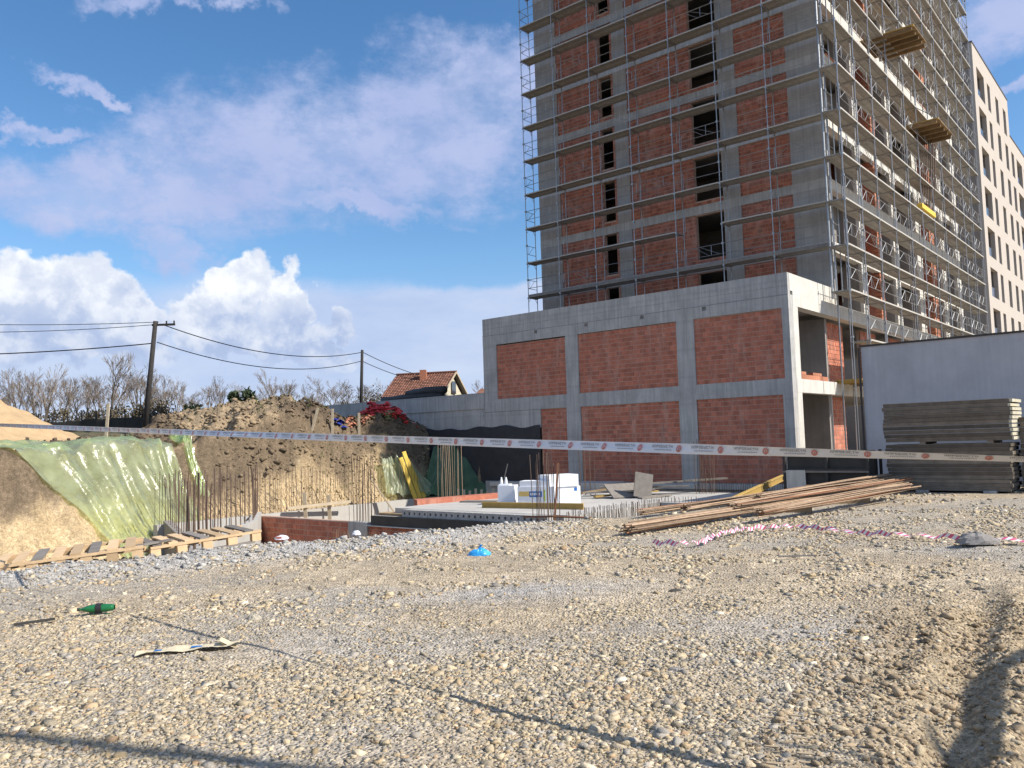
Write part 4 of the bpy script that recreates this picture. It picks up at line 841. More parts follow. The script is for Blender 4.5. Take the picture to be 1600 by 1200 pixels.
# film and netting over the banks
def brow(u):
    pts=[(-20.4,25.5),(-18.7,28.2),(-16.9,31.3),(-14.95,33.7),(-14.0,34.7),(-13.0,35.6)]
    k=u*(len(pts)-1); i=min(int(k),len(pts)-2); f=k-i; return Vector((pts[i][0]*(1-f)+pts[i+1][0]*f,pts[i][1]*(1-f)+pts[i+1][1]*f,0))
def film(name,label,mat,u0,u1,shift,v0,v1,off=.12,fold=.14,nu=70,nv=50,ph=0,cat='sheet',dirn=Vector((.83,-.56,0)),seed=1,edge=.0,left=None):
    left=shift if left is None else left
    b=MB(); pts=[]
    for i in range(nu+1):
        for j in range(nv+1):
            u,v=i/nu,j/nv; ua=u0+left*v**.42; uu=ua+(u1+shift*v-ua)*u; vv=v0+(v1-v0)*v*(1+edge*math.sin(u*3.1))
            q=brow(max(0,min(1,uu)))+ (Vector((.4,.55,0))*(uu-1)*8 if uu>1 else Vector((0,0,0))); q=q+dirn*vv; pts.append(q)
    Xs=np.array([q.x for q in pts]);Ys=np.array([q.y for q in pts]); Zs=terrain(Xs,Ys,False)
    Zs=Zs.reshape(nu+1,nv+1)
    uv=np.array([[i/nu,j/nv] for i in range(nu+1) for j in range(nv+1)]); fo=fold*1.6*np.maximum(0,1-np.abs(2*fbm(uv[:,0]*6+uv[:,1]*2.2,uv[:,1]*1.2,3,seed+5)-1)*5)+fold*.7*(fbm(uv[:,0]*14+uv[:,1]*3,uv[:,1]*1.6,4,seed)*2-.6)+fold*.5*np.abs(np.sin(uv[:,0]*26+uv[:,1]*5+ph+2*fbm(uv[:,0]*3,uv[:,1]*3,3,seed)))
    Z=Zs.ravel()+off+fo
    b.v=[(Xs[i],Ys[i],Z[i]) for i in range(len(pts))]
    for i in range(nu):
        for j in range(nv): a=i*(nv+1)+j; b.f.append((a,a+nv+1,a+nv+2,a+1)); b.t.append(.5)
    o=b.build(name,mat,smooth=True); return tag(o,label,cat)
film('plastic_film','large pale green translucent film draped down the bank at the left',mSheet,.0,.74,.10,-1.0,3.6,.24,.13,edge=.1,left=.52)
film('plastic_film','short torn flap of green film at the upper right edge of the big film',mSheet,.80,.87,.04,-1.0,.75,.2,.2,nu=24,seed=9,ph=2)
film('film_scrap','scrap of pale green film lying on dark soil above the big film',mSheet,.62,.70,.02,-3.4,-2.6,.1,.15,nu=12,nv=10,seed=4)
def drape(name,label,mat,quad,nu=40,nv=30,fold=.12,seed=3,cat='net',off=.1,clampz=True):
    b=MB(); a,b1,c,d=[Vector(q) for q in quad]
    for i in range(nu+1):
        for j in range(nv+1):
            u,v=i/nu,j/nv; q=(a*(1-u)+b1*u)*(1-v)+(d*(1-u)+c*u)*v
            f=fold*(float(fbm(np.array(u*9+v*2),np.array(v*2.),3,seed))*2-.7)+fold*.4*abs(math.sin(u*21+3*v))
            z=q.z+f
            if clampz: z=max(z,float(terrain(np.array([q.x]),np.array([q.y]),False)[0])+off*.5+f)
            b.v.append((q.x,q.y-f*.6,z))
    for i in range(nu):
        for j in range(nv): k=i*(nv+1)+j; b.f.append((k,k+nv+1,k+nv+2,k+1)); b.t.append(.5)
    return tag(b.build(name,mat,smooth=True),label,cat)
drape('green_net','dark green netting hanging down the shaded bank left of the white packs',mSheetG,[P(19.6,-.9,1.45),P(18.2,1.0,1.5),P(15.4,1.2,-1.3),P(18.4,-3.0,-1.1)],fold=.2,seed=5,clampz=False)
drape('clear_film','crumpled clear film hanging beside the yellow boards',mSheetW,[P(19.6,-4.6,.9),P(19.3,-3.0,.8),P(18.1,-2.0,-1.0),P(18.9,-4.9,-1.0)],fold=.25,seed=8,clampz=False)
for i in range(3): plank(['left bright yellow board leaning on the clear film','middle bright yellow board, the tallest of the three','right bright yellow board beside the starter bars'][i],P(18.3,-3.55+.32*i,-1.1),P(18.9,-3.95+.22*i,[1.0,1.3,.9][i]),.04,.22,mYellow,'board',up=(.6,.5,.1))
# red netting heap and rubbish on the mound
Y0PIT=True
def heap(name,label,cat,mat,cx,cy,r,h,n,lo=.03,hi=.28,seed=0):
    b=MB(); rr=random.Random(seed)
    for i in range(n):
        a=rr.uniform(0,6.28); q=r*math.sqrt(rr.random()); x=cx+q*math.cos(a); y=cy+q*math.sin(a)*.7
        if Y0PIT and float(pitdist(np.array([x]),np.array([y]))[0][0])>.05: continue
        z=TZ(x,y)+h*max(0,1-q/r)*rr.uniform(.3,1)+.03
        s=rr.uniform(lo,hi); m=Matrix.Translation((x,y,z))@Matrix.Rotation(rr.uniform(0,6),4,'Z')@Matrix.Rotation(rr.uniform(-.9,.9),4,'X')
        k=len(b.v); 
        for (u,v,w) in ((-s,-s*.7,0),(s*.9,-s*.5,.06*s),(s,s*.6,0),(0,s*.9,.4*s),(-s*.8,s*.5,0),(0,0,.55*s)): b.v.append(tuple(m@Vector((u,v,w))))
        for f in ((0,1,5),(1,2,5),(2,3,5),(3,4,5),(4,0,5)): b.f.append(tuple(k+q_ for q_ in f)); b.t.append(rr.random())
    o=b.build(name,mat); return tag(o,label,cat)
heap('red_netting','heap of torn red netting on the soil mound below the retaining wall','netting',mRedNet,-7.0,44.6,1.35,.75,420,.04,.2,1)
heap('red_netting','thin trail of red netting running down right of the main heap','netting',mRedNet,-5.6,44.9,1.8,.12,150,.04,.16,2)
heap('green_film_heap','pale green film bundle in front of the red netting','sheet',mSheet,-6.3,43.9,.7,.6,60,.15,.35,3)
heap('pink_rubbish','small pile of pinkish broken blocks right beside the third stake','rubble',mBrickO,-7.5,42.7,.4,.25,40,.06,.16,4)
heap('pink_rubbish','small pile of pinkish broken blocks left of the third stake','rubble',mBrickO,-8.3,41.9,.4,.2,30,.06,.16,5)
heap('red_netting','small red bundle on the sunlit lip above the yellow boards','netting',mRedNet,-5.6,44.0,.4,.2,40,.06,.16,6)
heap('blue_tarp','dark blue tarp lying flat along the lip of the bank','tarp',mBlueT,-8.3,41.1,.7,.04,60,.1,.25,7)
heap('dark_tarp','piece of black sheeting and a white bag on the bank above the starter bars','sheet',mTarpD,-11.7,36.4,.5,.1,25,.1,.3,8)
for i,(x,y,h,lean) in enumerate([(-16.85,33.9,1.75,.14),(-9.75,39.6,.9,.35),(-8.95,40.5,1.25,.06),(-7.9,42.0,1.3,.02)]):
    z=TZ(x,y); plank(['pale wooden stake behind the big green film','short leaning stake on the sunlit side of the mound','upright stake between the leaning stake and the red netting','upright stake in front of the red netting'][i],(x,y,z-.3),(x+lean,y,z+h),.11,.06,mStake,'stake',name='stake')
# ---------------------------------------------------------------- pallets
def pallet_mesh():
    pass
def pallet(label,x,y,z,rz,tx,ty):
    o=thing('wooden_pallet',label,'pallet',(x,y,z),rz,'wooden pallets at the edge of the pit'); o.rotation_euler=(tx,ty,rz)
    for i in range(3):
        yy=[.0,.35,.70][i]; MB().box(0,1.2,yy,yy+.1,0,.02,random.random()).build('bottom_board',mWoodP,o); 
        for j in range(3): xx=[0,.53,1.06][j]; MB().box(xx,xx+.14,yy,yy+.1,.021,.10,random.random()).build('block',mWoodP,o)
    for j in range(3): xx=[0,.53,1.06][j]; MB().box(xx,xx+.14,0,.8,.101,.12,random.random()).build('stringer',mWoodP,o)
    for i in range(5): yy=[0,.17,.35,.53,.70][i]; MB().box(0,1.2,yy,yy+.1,.121,.142,random.random()).build('top_board',mWoodP,o)
    return o
def pal_long(label,x,y,z,rz,tx,n,L_,ty=0):
    """crate base seen from its long side: long rails, stub blocks, deck slats across"""
    o=thing('wooden_pallet',label,'pallet',(x,y,z),rz,'wooden pallets at the edge of the pit'); o.rotation_euler=(tx,ty,rz)
    MB().box(0,L_,0,.1,.16,.2,.6).build('rail',mWoodP,o); MB().box(0,L_,.9,1.0,.16,.2,.6).build('rail',mWoodP,o); MB().box(0,L_*.93,.0,.09,0,.03,.5).build('bottom_rail',mWoodG,o); MB().box(0,L_,.9,.99,0,.03,.4).build('bottom_rail',mWoodP,o)
    for i in range(n):
        xx=(L_-.16)*i/(n-1)
        MB().box(xx,xx+.15,.01,.12,.031,.159,random.random()).build('block',mWoodP,o); MB().box(xx,xx+.15,.88,.99,.031,.159,random.random()).build('block',mWoodP,o)
    for i in range(int(L_/.24)): xx=.03+i*.24; MB().box(xx,xx+.14,0,1.0,.201,.225,random.random()).build('slat',mWoodP if i%3 else mWoodG,o)
    return o
pal_long('long pallet with dark boards on top, at the left end of the row',-7.55,11.45,-.01,R(24),R(2),7,2.2,R(-4))
pal_long('long pallet at the right end of the row, under the starter bars',-5.62,12.75,.07,R(38),R(1),5,1.75,R(-3.5))
for i in range(5): plank('dark weathered board on the left pallet, %s from the front'%ORD[i],(-7.4+.28*i,11.62+.19*i,.19+.012*i),(-5.95+.13*i,12.25+.20*i,.29+.014*i),.13,.025,mWoodG,group='dark boards on the left pallet')
# ---------------------------------------------------------------- stacked shuttering panels
def panel(label,x0,x1,y0,z,h,d=1.35,end=True,name='shuttering_panel',group='shuttering panels stacked by the shed'):
    o=fthing(name,label,'panel',group); j=random.uniform(-.035,.035); k=random.uniform(-.02,.02)
    MB().box(x0+j,x1+j,y0+k,y0+d+k,z+.005,z+h-.012,random.random()).build('face',mPanel,o)
    MB().box(x0+j,x1+j-.01,y0+k-.008,y0+.05,z+h-.012,z+h-.001,random.random()).build('edge_strip',mWoodG,o)
    if end: MB().box(x1+j,x1+j+.05+random.uniform(-.025,.03),y0+k,y0+d+k,z+.014,z+h-.014,random.random()).build('end_grain',mPanelEnd,o)
    return o
z=1.34
for i in range(10):
    h=.106; panel('%s panel from the top of the upper stack beside the shed'%ORD[9-i],5.72,8.74,-8.5,z,h); z+=h
z=.04
for i in range(12):
    h=.103; panel('%s panel from the top of the lower stack beside the shed'%ORD[11-i],5.74,8.68+.004*i,-8.45,z,h,end=False); z+=h
for i,x in enumerate((6.6,8.2)): q=MB().box(x,x+.14,-8.45,-7.2,1.275,1.345).build('spacer_timber',mWoodG); q.location=LOC; q.rotation_euler=(0,0,ROTB); tag(q,['left','right'][i]+' spacer timber between the upper and lower panel stacks','timber','spacer timbers between the stacks')
for i,x in enumerate((6.45,8.05)): q=MB().box(x,x+.3,-8.55,-8.25,-.05,.06).build('concrete_lump',mConc); q.location=LOC; q.rotation_euler=(0,0,ROTB); tag(q,['left','right'][i]+' concrete lump under the lower panel stack','concrete','concrete lumps under the panel stack')
z=.0
for i in range(14):
    panel('%s panel from the top of the darker stack at the right edge of the photo'%ORD[13-i],8.80,12.2,-7.6,z,.135,end=False,group='darker panels stacked at the right edge'); z+=.137
plank('thin pale steel tube across the top of the darker right hand stack',P(-9.0,-7.7,1.98),P(-12,-7.7,1.98),.03,.03,mSteel,'tube',name='tube')
# stillage of formwork frames in the shade
st_=fthing('steel_stillage','dark steel stillage holding formwork frames beside the panel stacks','rack')
for (x,y) in ((3.1,-9.2),(5.4,-9.2),(3.1,-8.0),(5.4,-8.0),(4.3,-9.2)): MB().box(x,x+.07,y,y+.07,-.1,1.15).build('post',mDarkPly,st_)
for z in (.1,.55,.6,1.05): MB().box(3.1,5.47,-9.22,-9.16,z,z+.06,.5).build('rail',mWoodG if z==.55 else mDarkPly,st_)
for k in range(7): MB().box(3.2,5.4,-9.1+.15*k,-9.03+.15*k,.2+.02*(k%2),1.0+.07*(k%3),random.random()).build('frame',mDarkPly,st_)
MB().box(3.2,3.75,-9.24,-9.20,.1,.62).build('grey_sheet',mConcL,st_)
heap('debris_pile','dark tangle of offcuts at the foot of the podium column','debris',mDarkPly,10.7,29.2,1.0,.35,120,.05,.25,11)
heap('debris_pile','dark clutter of fittings under the steel stillage','debris',mDarkPly,9.9,24.2,1.2,.15,120,.05,.2,12)
# ---------------------------------------------------------------- rusty bar bundles on the ground
dr=Vector((.742,.670,0)); nn=Vector((-.670,.742,0))
def bundle(label,x0,y0,L_,n,rad,dz0,dz1,mat=mRustL,fan=0.,spread=1.):
    o=thing('bar_bundle',label,'rebar',(x0,y0,TZ(x0,y0)),0,'bundles of rusty bars on the gravel')
    z0=o.location.z; e=Vector((x0,y0,0))+dr*L_; z1=TZ(e.x,e.y)
    for k in range(n):
        a=random.uniform(0,6.28); r=rad*math.sqrt(random.random()); off=nn*r*math.cos(a)*spread+Vector((0,0,rad*.8+r*math.sin(a)*.7))
        s0=random.gauss(0,.07); pts=[]
        fo=nn*fan*random.gauss(0,1)
        for q in range(6):
            u=q/5; pts.append(dr*(s0+u*(L_+random.uniform(-.1,.1)))+off+fo*u+Vector((0,0,(dz0+(dz1-dz0)*u)+(z1-z0)*u+.05*math.sin(u*6+k)*.3)))
        MB().tube(pts,random.uniform(.011,.017),5,random.random()).build('bar',mat if random.random()<.8 else mRust,o)
    return o
bundle('nearest bundle of rusty bars, its frayed end pointing left at the pit edge',1.95,14.5,8.8,46,.12,.05,.12)
bundle('second bundle from the front, beginning right of the frayed end',4.6,15.75,6.7,30,.13,.12,.22,fan=.12)
bundle('third bundle from the front, in the middle of the pile of rusty bars',4.4,16.7,8.2,34,.13,.14,.22,fan=.10)
bundle('fourth bundle from the front, lying high on the pile of bars',5.4,18.5,6.6,36,.15,.16,.26,fan=.10)
bundle('fifth bundle from the front with a rusty tangle at its end',3.6,17.6,7.5,26,.11,.10,.2,fan=.08)
bundle('rearmost bundle of thin bars along the edge of the pit',2.6,17.4,7.2,18,.09,.05,.1,fan=.08)
for i,(x,y,rz) in enumerate([(5.6,17.9,-22),(7.6,19.65,-10)]):
    q=thing('timber_block',['left timber block under the rusty bars','right timber block under the rusty bars'][i],'timber',(x,y,TZ(x,y)+.0),R(rz),'timber blocks under the bars'); MB().box(-.5,.75,-.08,.08,0,.15).build('block',mWood,q); MB().box(.74,.755,-.08,.08,.01,.14).build('end_grain',mPanelEnd,q)
heap('wire_tangle','tangle of rusty tying wire on the fourth bundle of bars','wire',mRust,6.2,18.9,.35,.35,50,.03,.1,21)
# ---------------------------------------------------------------- barrier tapes
def tapeline():
    r0=Vector((0,0,0))
    def pix(x,y,D):
        r=Fv+Rv*((x-800)/1282.5)-Uv*((y-600)/1282.5); r=r*(D/r.y); return Vector((0,0,1.75))+r
    return pix
a=Vector((-9.6,15.0,2.32)); b_=Vector((2.545,4.10,1.58))
a=a+(a-b_)*.04; d=(b_-a); e=b_+d*.16
TL=(e-a).length; td=(e-a).normalized()
tape=thing('barrier_tape','white barrier tape with red emblems stretched across the whole site','tape',tuple(a))
def tw(l):   # twist angle along the tape
    u=l/TL; return .10*math.sin(u*9)+ .9*smooth(np.array(u),.74,.80)*(1-smooth(np.array(u),.86,.9))*.8+ .35*math.sin(u*23)
def tp(l,v):
    sag=-.02*math.sin(math.pi*min(1,l/TL)); t_=float(tw(l)); side=td.cross(Vector((0,0,1))).normalized()
    upv=Vector((0,0,1))*math.cos(t_)+side*math.sin(t_); return td*l+Vector((0,0,sag))+upv*v
nseg=260; b=MB(); b.grid(lambda u,v: tp(u*TL,(v-.5)*.068)+ td.cross(Vector((0,0,1))).normalized()*.004*math.sin(v*6.28),nseg,4); b.build('ribbon',mTape,tape,smooth=True)
sd=td.cross(Vector((0,0,1))).normalized(); sd=sd if sd.y<0 else -sd
k=0; l=.12
glyph=[[(0,0,.25,1),(.7,0,.95,1),(.25,.4,.7,.6)],[(0,0,.25,1),(.25,.75,.9,1),(.25,.0,.9,.25),(.7,.25,.9,.75)],[(0,0,.9,.22),(0,.78,.9,1),(0,.2,.25,.8)],[(0,0,.25,1),(.7,.0,.95,1),(.25,.78,.7,1)],[(0,0,.25,1),(.25,.8,.9,1),(.25,.4,.8,.6),(.25,0,.9,.2)],[(.35,0,.6,1),(0,.8,.95,1)],[(0,0,.25,1),(.25,.78,.9,1),(.65,.4,.9,.8),(.25,.35,.9,.55)],[(0,0,.25,1),(.65,0,.9,1),(.25,.1,.65,.35)]]
while l<TL-.3:
    m=MB()
    def quad(l0,l1,v0,v1,off=.007):
        m.poly([tp(l0,v0)+sd*off,tp(l1,v0)+sd*off,tp(l1,v1)+sd*off,tp(l0,v1)+sd*off])
    for q in range(9):
        g=glyph[(q*3+k*0)%8]; l0=l+.018*q
        for (x0,y0,x1,y1) in g: quad(l0+x0*.015,l0+x1*.015,.004+y0*.018,.004+y1*.018)
    for q in range(12): quad(l+.02+.011*q,l+.027+.011*q,-.014,-.008)
    m.build('printed_text',mGreyP,tape,kind='stuff')
    m=MB()
    for q in range(12):
        a0,a1=q/12*6.283,(q+1)/12*6.283
        def pt(a_,r_): return tp(l+.205+r_*.019*math.cos(a_)+.006*math.sin(a_)*r_,r_*.024*math.sin(a_))+sd*.008
        m.poly([pt(a0,.55),pt(a1,.55),pt(a1,1),pt(a0,1)])
    m.poly([tp(l+.197,-.02)+sd*.0085,tp(l+.205,-.02)+sd*.0085,tp(l+.213,.01)+sd*.0085,tp(l+.205,.01)+sd*.0085])
    m.build('printed_emblem',mRedP,tape)
    l+=.30;k+=1
for i,q in enumerate((a,e)):
    zt=TZ(q.x,q.y); o=plank(['far','near'][i]+' post holding an end of the white barrier tape, outside the frame',(q.x,q.y,zt-.2),(q.x,q.y,q.z+.12),.07,.07,mStake,'post',name='post')
# red and white tape on the ground
pts=[(2.12,12.98),(2.5,12.75),(2.85,12.85),(3.2,13.5),(3.6,14.0),(3.95,14.3),(4.5,14.55),(4.95,14.45),(5.3,13.9),(5.6,13.3),(6.0,12.85),(6.6,12.45),(7.3,12.0),(8.3,11.5)]
def cr(pts,u):
    k=u*(len(pts)-1); i=min(int(k),len(pts)-2); f=k-i; g=lambda q: Vector((*pts[max(0,min(len(pts)-1,q))],0)); p0,p1,p2,p3=g(i-1),g(i),g(i+1),g(i+2)
    return .5*((2*p1)+(p2-p0)*f+(2*p0-5*p1+4*p2-p3)*f*f+(3*p1-p0-3*p2+p3)*f**3)
gt=thing('striped_tape','loose red and white striped tape lying twisted across the gravel','tape',(2.12,12.98,0))
n=420; cen=[cr(pts,i/n) for i in range(n+1)]; Xa=np.array([c.x for c in cen]);Ya=np.array([c.y for c in cen]);Za=terrain(Xa,Ya)
mr_,mw_=MB(),MB(); L0=Vector((2.12,12.98,0))
prev=None; dist=0
for i in range(n+1):
    t_=(cen[min(n,i+1)]-cen[max(0,i-1)]).normalized(); s2=Vector((-t_.y,t_.x,0)); an=.75+.9*math.sin(i*.11)+.5*math.sin(i*.31); w=.034
    c=Vector((cen[i].x,cen[i].y,Za[i]+.085+.02*math.sin(i*.4))); up=Vector((0,0,1))*abs(math.sin(an))+s2*math.cos(an)
    row=(c-up*w,c+up*w,i)
    if prev:
        dd=(i//2)%2; sh=t_*.03
        (mr_ if (i%4)<2 else mw_).poly([prev[0]-L0-sh,row[0]-L0-sh,row[1]-L0+sh,prev[1]-L0+sh])
    prev=row
mr_.build('red_stripes',mPinkT,gt,kind='stuff'); mw_.build('white_stripes',mTape,gt,kind='stuff')
# ---------------------------------------------------------------- litter
bt=thing('plastic_bottle','crumpled green plastic bottle with a dark label lying on the gravel','bottle',(-4.72,8.93,TZ(-4.6,8.95)+.075),R(12))
b=MB(); prof=[(0,.012),(.015,.016),(.04,.016),(.05,.03),(.10,.047),(.16,.05),(.2,.043),(.25,.05),(.31,.05),(.34,.047),(.36,.03)]
def bf(u,v):
    k=v*(len(prof)-1); i=min(int(k),len(prof)-2); f=k-i; x=prof[i][0]*(1-f)+prof[i+1][0]*f; r=prof[i][1]*(1-f)+prof[i+1][1]*f; r*=1+.10*math.sin(u*12.6+x*25)*(x>.05); return (x,r*math.cos(u*6.283),r*math.sin(u*6.283)*.85)
b.grid(bf,16,22); b.build('bottle_body',mBottle,bt,smooth=True); MB().tube([(.175,0,0),(.235,0,0)],.0525,14,cap=False).build('label',mBlk,bt,smooth=True); MB().tube([(-.012,0,0),(.012,0,0)],.018,10).build('cap',mDarkPly,bt)
def lump(name,label,cat,mat,x,y,r,h,seed,sq=.7,knot=False,zo=0,rot=0):
    b=MB(); z0=TZ(x,y)+zo
    def f(u,v):
        a=u*6.283; e=v*math.pi/2; n_=float(fbm(np.array(3+2*math.cos(a)+seed),np.array(3+2*math.sin(a)+v*3),4,seed)); rr=r*(.7+.6*n_)
        px,py=rr*math.cos(e)*math.cos(a),rr*sq*math.cos(e)*math.sin(a); c_,s_=math.cos(rot),math.sin(rot)
        return (px*c_-py*s_,px*s_+py*c_,h*math.sin(e)*(.7+.6*n_)-.01)
    b.grid(f,28,10); o=thing(name,label,cat,(x,y,z0)); b.build('body',mat,o,smooth=False)
    if knot: MB().tube([(0,0,h*.8),(.01,0,h*1.15),(.03,.0,h*1.45)],.012,5,r1=.03).build('knot',mat,o)
    return o
lump('plastic_bag','knotted bright blue plastic bag lying on the gravel','bag',mBlueBag,-.58,12.75,.165,.11,3,.7,True)
lump('crumpled_wrapper','red and white wrapper at the pit edge just right of the pallets','wrapper',mWhite,-4.05,14.25,.12,.07,5,zo=.12); lump('crumpled_wrapper','smaller white wrapper at the foot of the grey column','wrapper',mWhite,-2.85,14.75,.08,.07,6,zo=.12)
tag(MB().box(-.06,.04,-.012,-.002,.02,.055).build('red_scrap',mRedP),'red scrap lying on the wrapper beside the pallets','scrap'); bpy.data.objects['red_scrap'].location=(-4.03,14.08,TZ(-4.05,14.25)+.12)
sk=thing('paper_sack','torn flattened paper sack with blue print trodden into the ground','sack',(-2.85,7.25,TZ(-2.85,7.25)-.012),R(14))
b=MB(); b.grid(lambda u,v:(-.45+.85*u, (v-.5)*(.07+.15*float(vnoise(np.array(u*5),np.array(.5)))), .012+.05*float(fbm(np.array(u*6),np.array(v*2),4,77))+.02*u),50,8); b.build('sack_body',mPaper,sk,smooth=True)
b=MB(); b.grid(lambda u,v:(.30+.07*math.cos(u*4.4),-.07+.16*v,.04-.035*math.cos(u*5.2-.4)+.02),12,4); b.build('rolled_end',mPaper,sk,smooth=True)
MB().box(-.30,-.24,-.02,.02,.042,.045).build('blue_print',mBlueP,sk); MB().box(.0,.09,-.04,.01,.05,.053).build('blue_print',mBlueP,sk)
lump('rock','dark rock in front of the right wheel ruts near the frame centre','rock',mConcD,1.15,6.25,.075,.035,9,.6); lump('rock','pale angular stone standing alone on the packed soil at left','rock',mStoneP,-2.72,8.55,.07,.06,10)
lump('rock','dark flat stone on the packed ground in the middle distance','rock',mDarkPly,1.75,9.3,.09,.035,12,.5,rot=.3); lump('rock','small dark stone far to the right on the packed ground','rock',mDarkPly,4.95,8.95,.07,.03,13,.6)
lump('mortar_heap','small heap of grey wet mortar below the striped tape','mortar',mConcD,6.5,11.75,.28,.14,14,.7)
plank('short dark stick lying on the gravel at the far left',(-5.15,8.5,TZ(-5.1,8.5)+.03),(-4.8,8.62,TZ(-4.8,8.6)+.04),.03,.025,mDarkPly,'stick',name='stick'); plank('thin brown stick on the gravel right of the pallets',(3.55,11.3,TZ(3.6,11.3)+.05),(4.05,11.25,TZ(4,11.25)+.05),.025,.02,mWoodG,'stick',name='stick')
lump('crushed_carton','flat dark crushed carton standing in stones at the left edge','carton',mWoodG,-3.95,6.75,.05,.05,15,.4)
# ---------------------------------------------------------------- poles, wires
def pole(label,x,y,z0,x1,y1,z1,r,cross=True,ax=0):
    o=thing('utility_pole',label,'pole',(x,y,z0)); MB().tube([(0,0,-.3),(x1-x,y1-y,z1-z0)],r,10,r1=r*.72).build('pole',mPole,o,smooth=True)
    if cross: 
        c=Vector((x1-x,y1-y,z1-z0-.22)); dx=Vector((math.cos(ax),math.sin(ax),0)); MB().beam(c-dx*.2,c+dx*1.15,.1,.12).build('crossarm',mPole,o)
        for q in (.1,.65,1.1): MB().tube([c+dx*q,c+dx*q+Vector((0,0,.22))],.045,6).build('insulator',mPole,o)
    return o
pole('leaning dark timber utility pole behind the soil banks',-21.6,48,2.5,-20.9,48,9.35,.17); pole('farther upright utility pole left of the house',-13.0,70,3.6,-12.75,70,9.8,.16,False)
def wire(label,a,b_,sag,r=.018,n=24):
    a=Vector(a);b_=Vector(b_); pts=[a.lerp(b_,i/n)+Vector((0,0,-4*sag*(i/n)*(1-i/n))) for i in range(n+1)]
    return tag(MB().tube(pts,r,4,cap=False).build('overhead_wire',mWire),label,'wire','overhead wires')
wire('upper wire between the leaning pole and the farther pole',(-20.5,48,9.15),(-12.75,70,9.6),1.0,.03); wire('lower wire between the two poles',(-20.8,48,8.1),(-12.8,70,8.85),1.1,.028)
wire('top wire running left from the leaning pole',(-20.7,48,9.3),(-52,40,11.2),.9); wire('second wire running left from the leaning pole',(-20.9,48,9.15),(-52,40,10.9),1.2); wire('lowest thick wire running left from the leaning pole',(-21.0,48,8.05),(-52,44,8.9),.9,.032)
wire('upper wire from the farther pole to the roof of the house',(-12.7,70,9.6),(-8.0,72.5,7.6),.15,.03); wire('lower wire from the farther pole to the house',(-12.7,70,8.8),(-8.6,71.5,7.2),.12,.028)
# pole beside the photographer that throws the band of shade in the foreground
pz=pole('tall utility pole standing right of the frame',8.3,1.5,0,8.3,1.5,12.6,.10,False)
wire('wire running away behind the camera from the pole right of the frame',(8.3,1.5,12.3),(-30,-26,11),1.0,.006)
tr_=thing('leaning_tree','bare leaning tree right of the frame whose limb shades the muddy ruts','tree',(9.5,7.3,0)); m=MB(); m.tube([(0,0,-.3),(-.4,-.2,1.6),(-1.2,-1.0,2.9),(-2.6,-2.6,3.2),(-4.1,-4.5,3.0),(-5.2,-6.2,3.1)],.07,8,r1=.03); m.build('trunk',mBark,tr_,smooth=True)
m=MB(); rr=random.Random(3)
for q in range(14):
    u=rr.uniform(.25,1); p0=Vector((-1.2-3.6*u,-1.0-4.2*u,3.05)); p1=p0+Vector((rr.uniform(-.3,1.3),rr.uniform(-.8,.6),rr.uniform(-.9,1.1))); m.tube([p0,p0.lerp(p1,.5)+Vector((rr.uniform(-.1,.1),0,.06)),p1],.03,4,rr.random(),r1=.01)
m.build('branches',mTwig,tr_)
# ---------------------------------------------------------------- house
hs_=thing('village_house','cream house with a red tiled roof and brick chimney beyond the retaining wall','house',(-5.66,68.5,3.5))
ev0=Vector((0,0,2.3)); er=Vector((-.974,.228,0)); ed=Vector((.228,.974,0)); Lh=5.6; Dh=7.0; ridge=Vector((0,0,2.0))
def hv(a,b_,z): return ev0+er*a+ed*b_+Vector((0,0,z))
zr=lambda b_: 2.0*(1-abs(b_-3.5)/3.5)
MBx=MB(); MBx.prism([tuple((er*a+ed*b_)[:2]) for a,b_ in ((.35,.5),(Lh-.3,.5),(Lh-.3,6.5),(.35,6.5))],-.2,2.25); MBx.build('wall',mCream,hs_)
m=MB(); m.poly([hv(.36,.5,-.05),hv(.36,6.5,-.05),hv(.36,3.5,1.72)]); m.poly([hv(Lh-.31,.5,-.05),hv(Lh-.31,3.5,1.72),hv(Lh-.31,6.5,-.05)]); m.build('gable_wall',mCream,hs_)
m=MB(); m.box(0,.05,0,1.2,0,1.1); q=m.build('gable_window',mGlass,hs_); q.location=hv(.30,2.9,.1); q.rotation_euler=(0,0,math.atan2(ed.y,ed.x)-R(90))
rows_=14
for side in (0,1):
    for r_ in range(rows_):
        b0=-.35+3.85*r_/rows_; b1=b0+3.85/rows_+.05
        if side: b0,b1=7-b0,7-b1
        za=zr(max(0,min(7,b0))) if 0<=b0<=7 else -.2; zb_=zr(min(7,max(0,b1)))
        za=2.0*(1-abs(b0-3.5)/3.5); zb_=2.0*(1-abs(b1-3.5)/3.5)
        m=MB()
        for q in range(24):
            a0=Lh*q/24-.0;a1=Lh*(q+1)/24; k=len(m.v)
            for (a_,bb,zz) in ((a0,b0,za+.05),((a0+a1)/2,b0,za+.10),(a1,b0,za+.05),(a0,b1,zb_+.0),((a0+a1)/2,b1,zb_+.05),(a1,b1,zb_+.0)): m.v.append(tuple(hv(a_,bb,zz)))
            m.f+=[(k,k+1,k+4,k+3),(k+1,k+2,k+5,k+4)]; tt_=random.random(); m.t+=[tt_,tt_]
        m.build('tile_course',mRoof,hs_)
m=MB(); m.poly([hv(0,-.35,-.25),hv(Lh,-.35,-.25),hv(Lh,3.5,1.93),hv(0,3.5,1.93)]); m.poly([hv(0,7.35,-.25),hv(0,3.5,1.93),hv(Lh,3.5,1.93),hv(Lh,7.35,-.25)]); m.build('roof_underside',mWoodG,hs_)
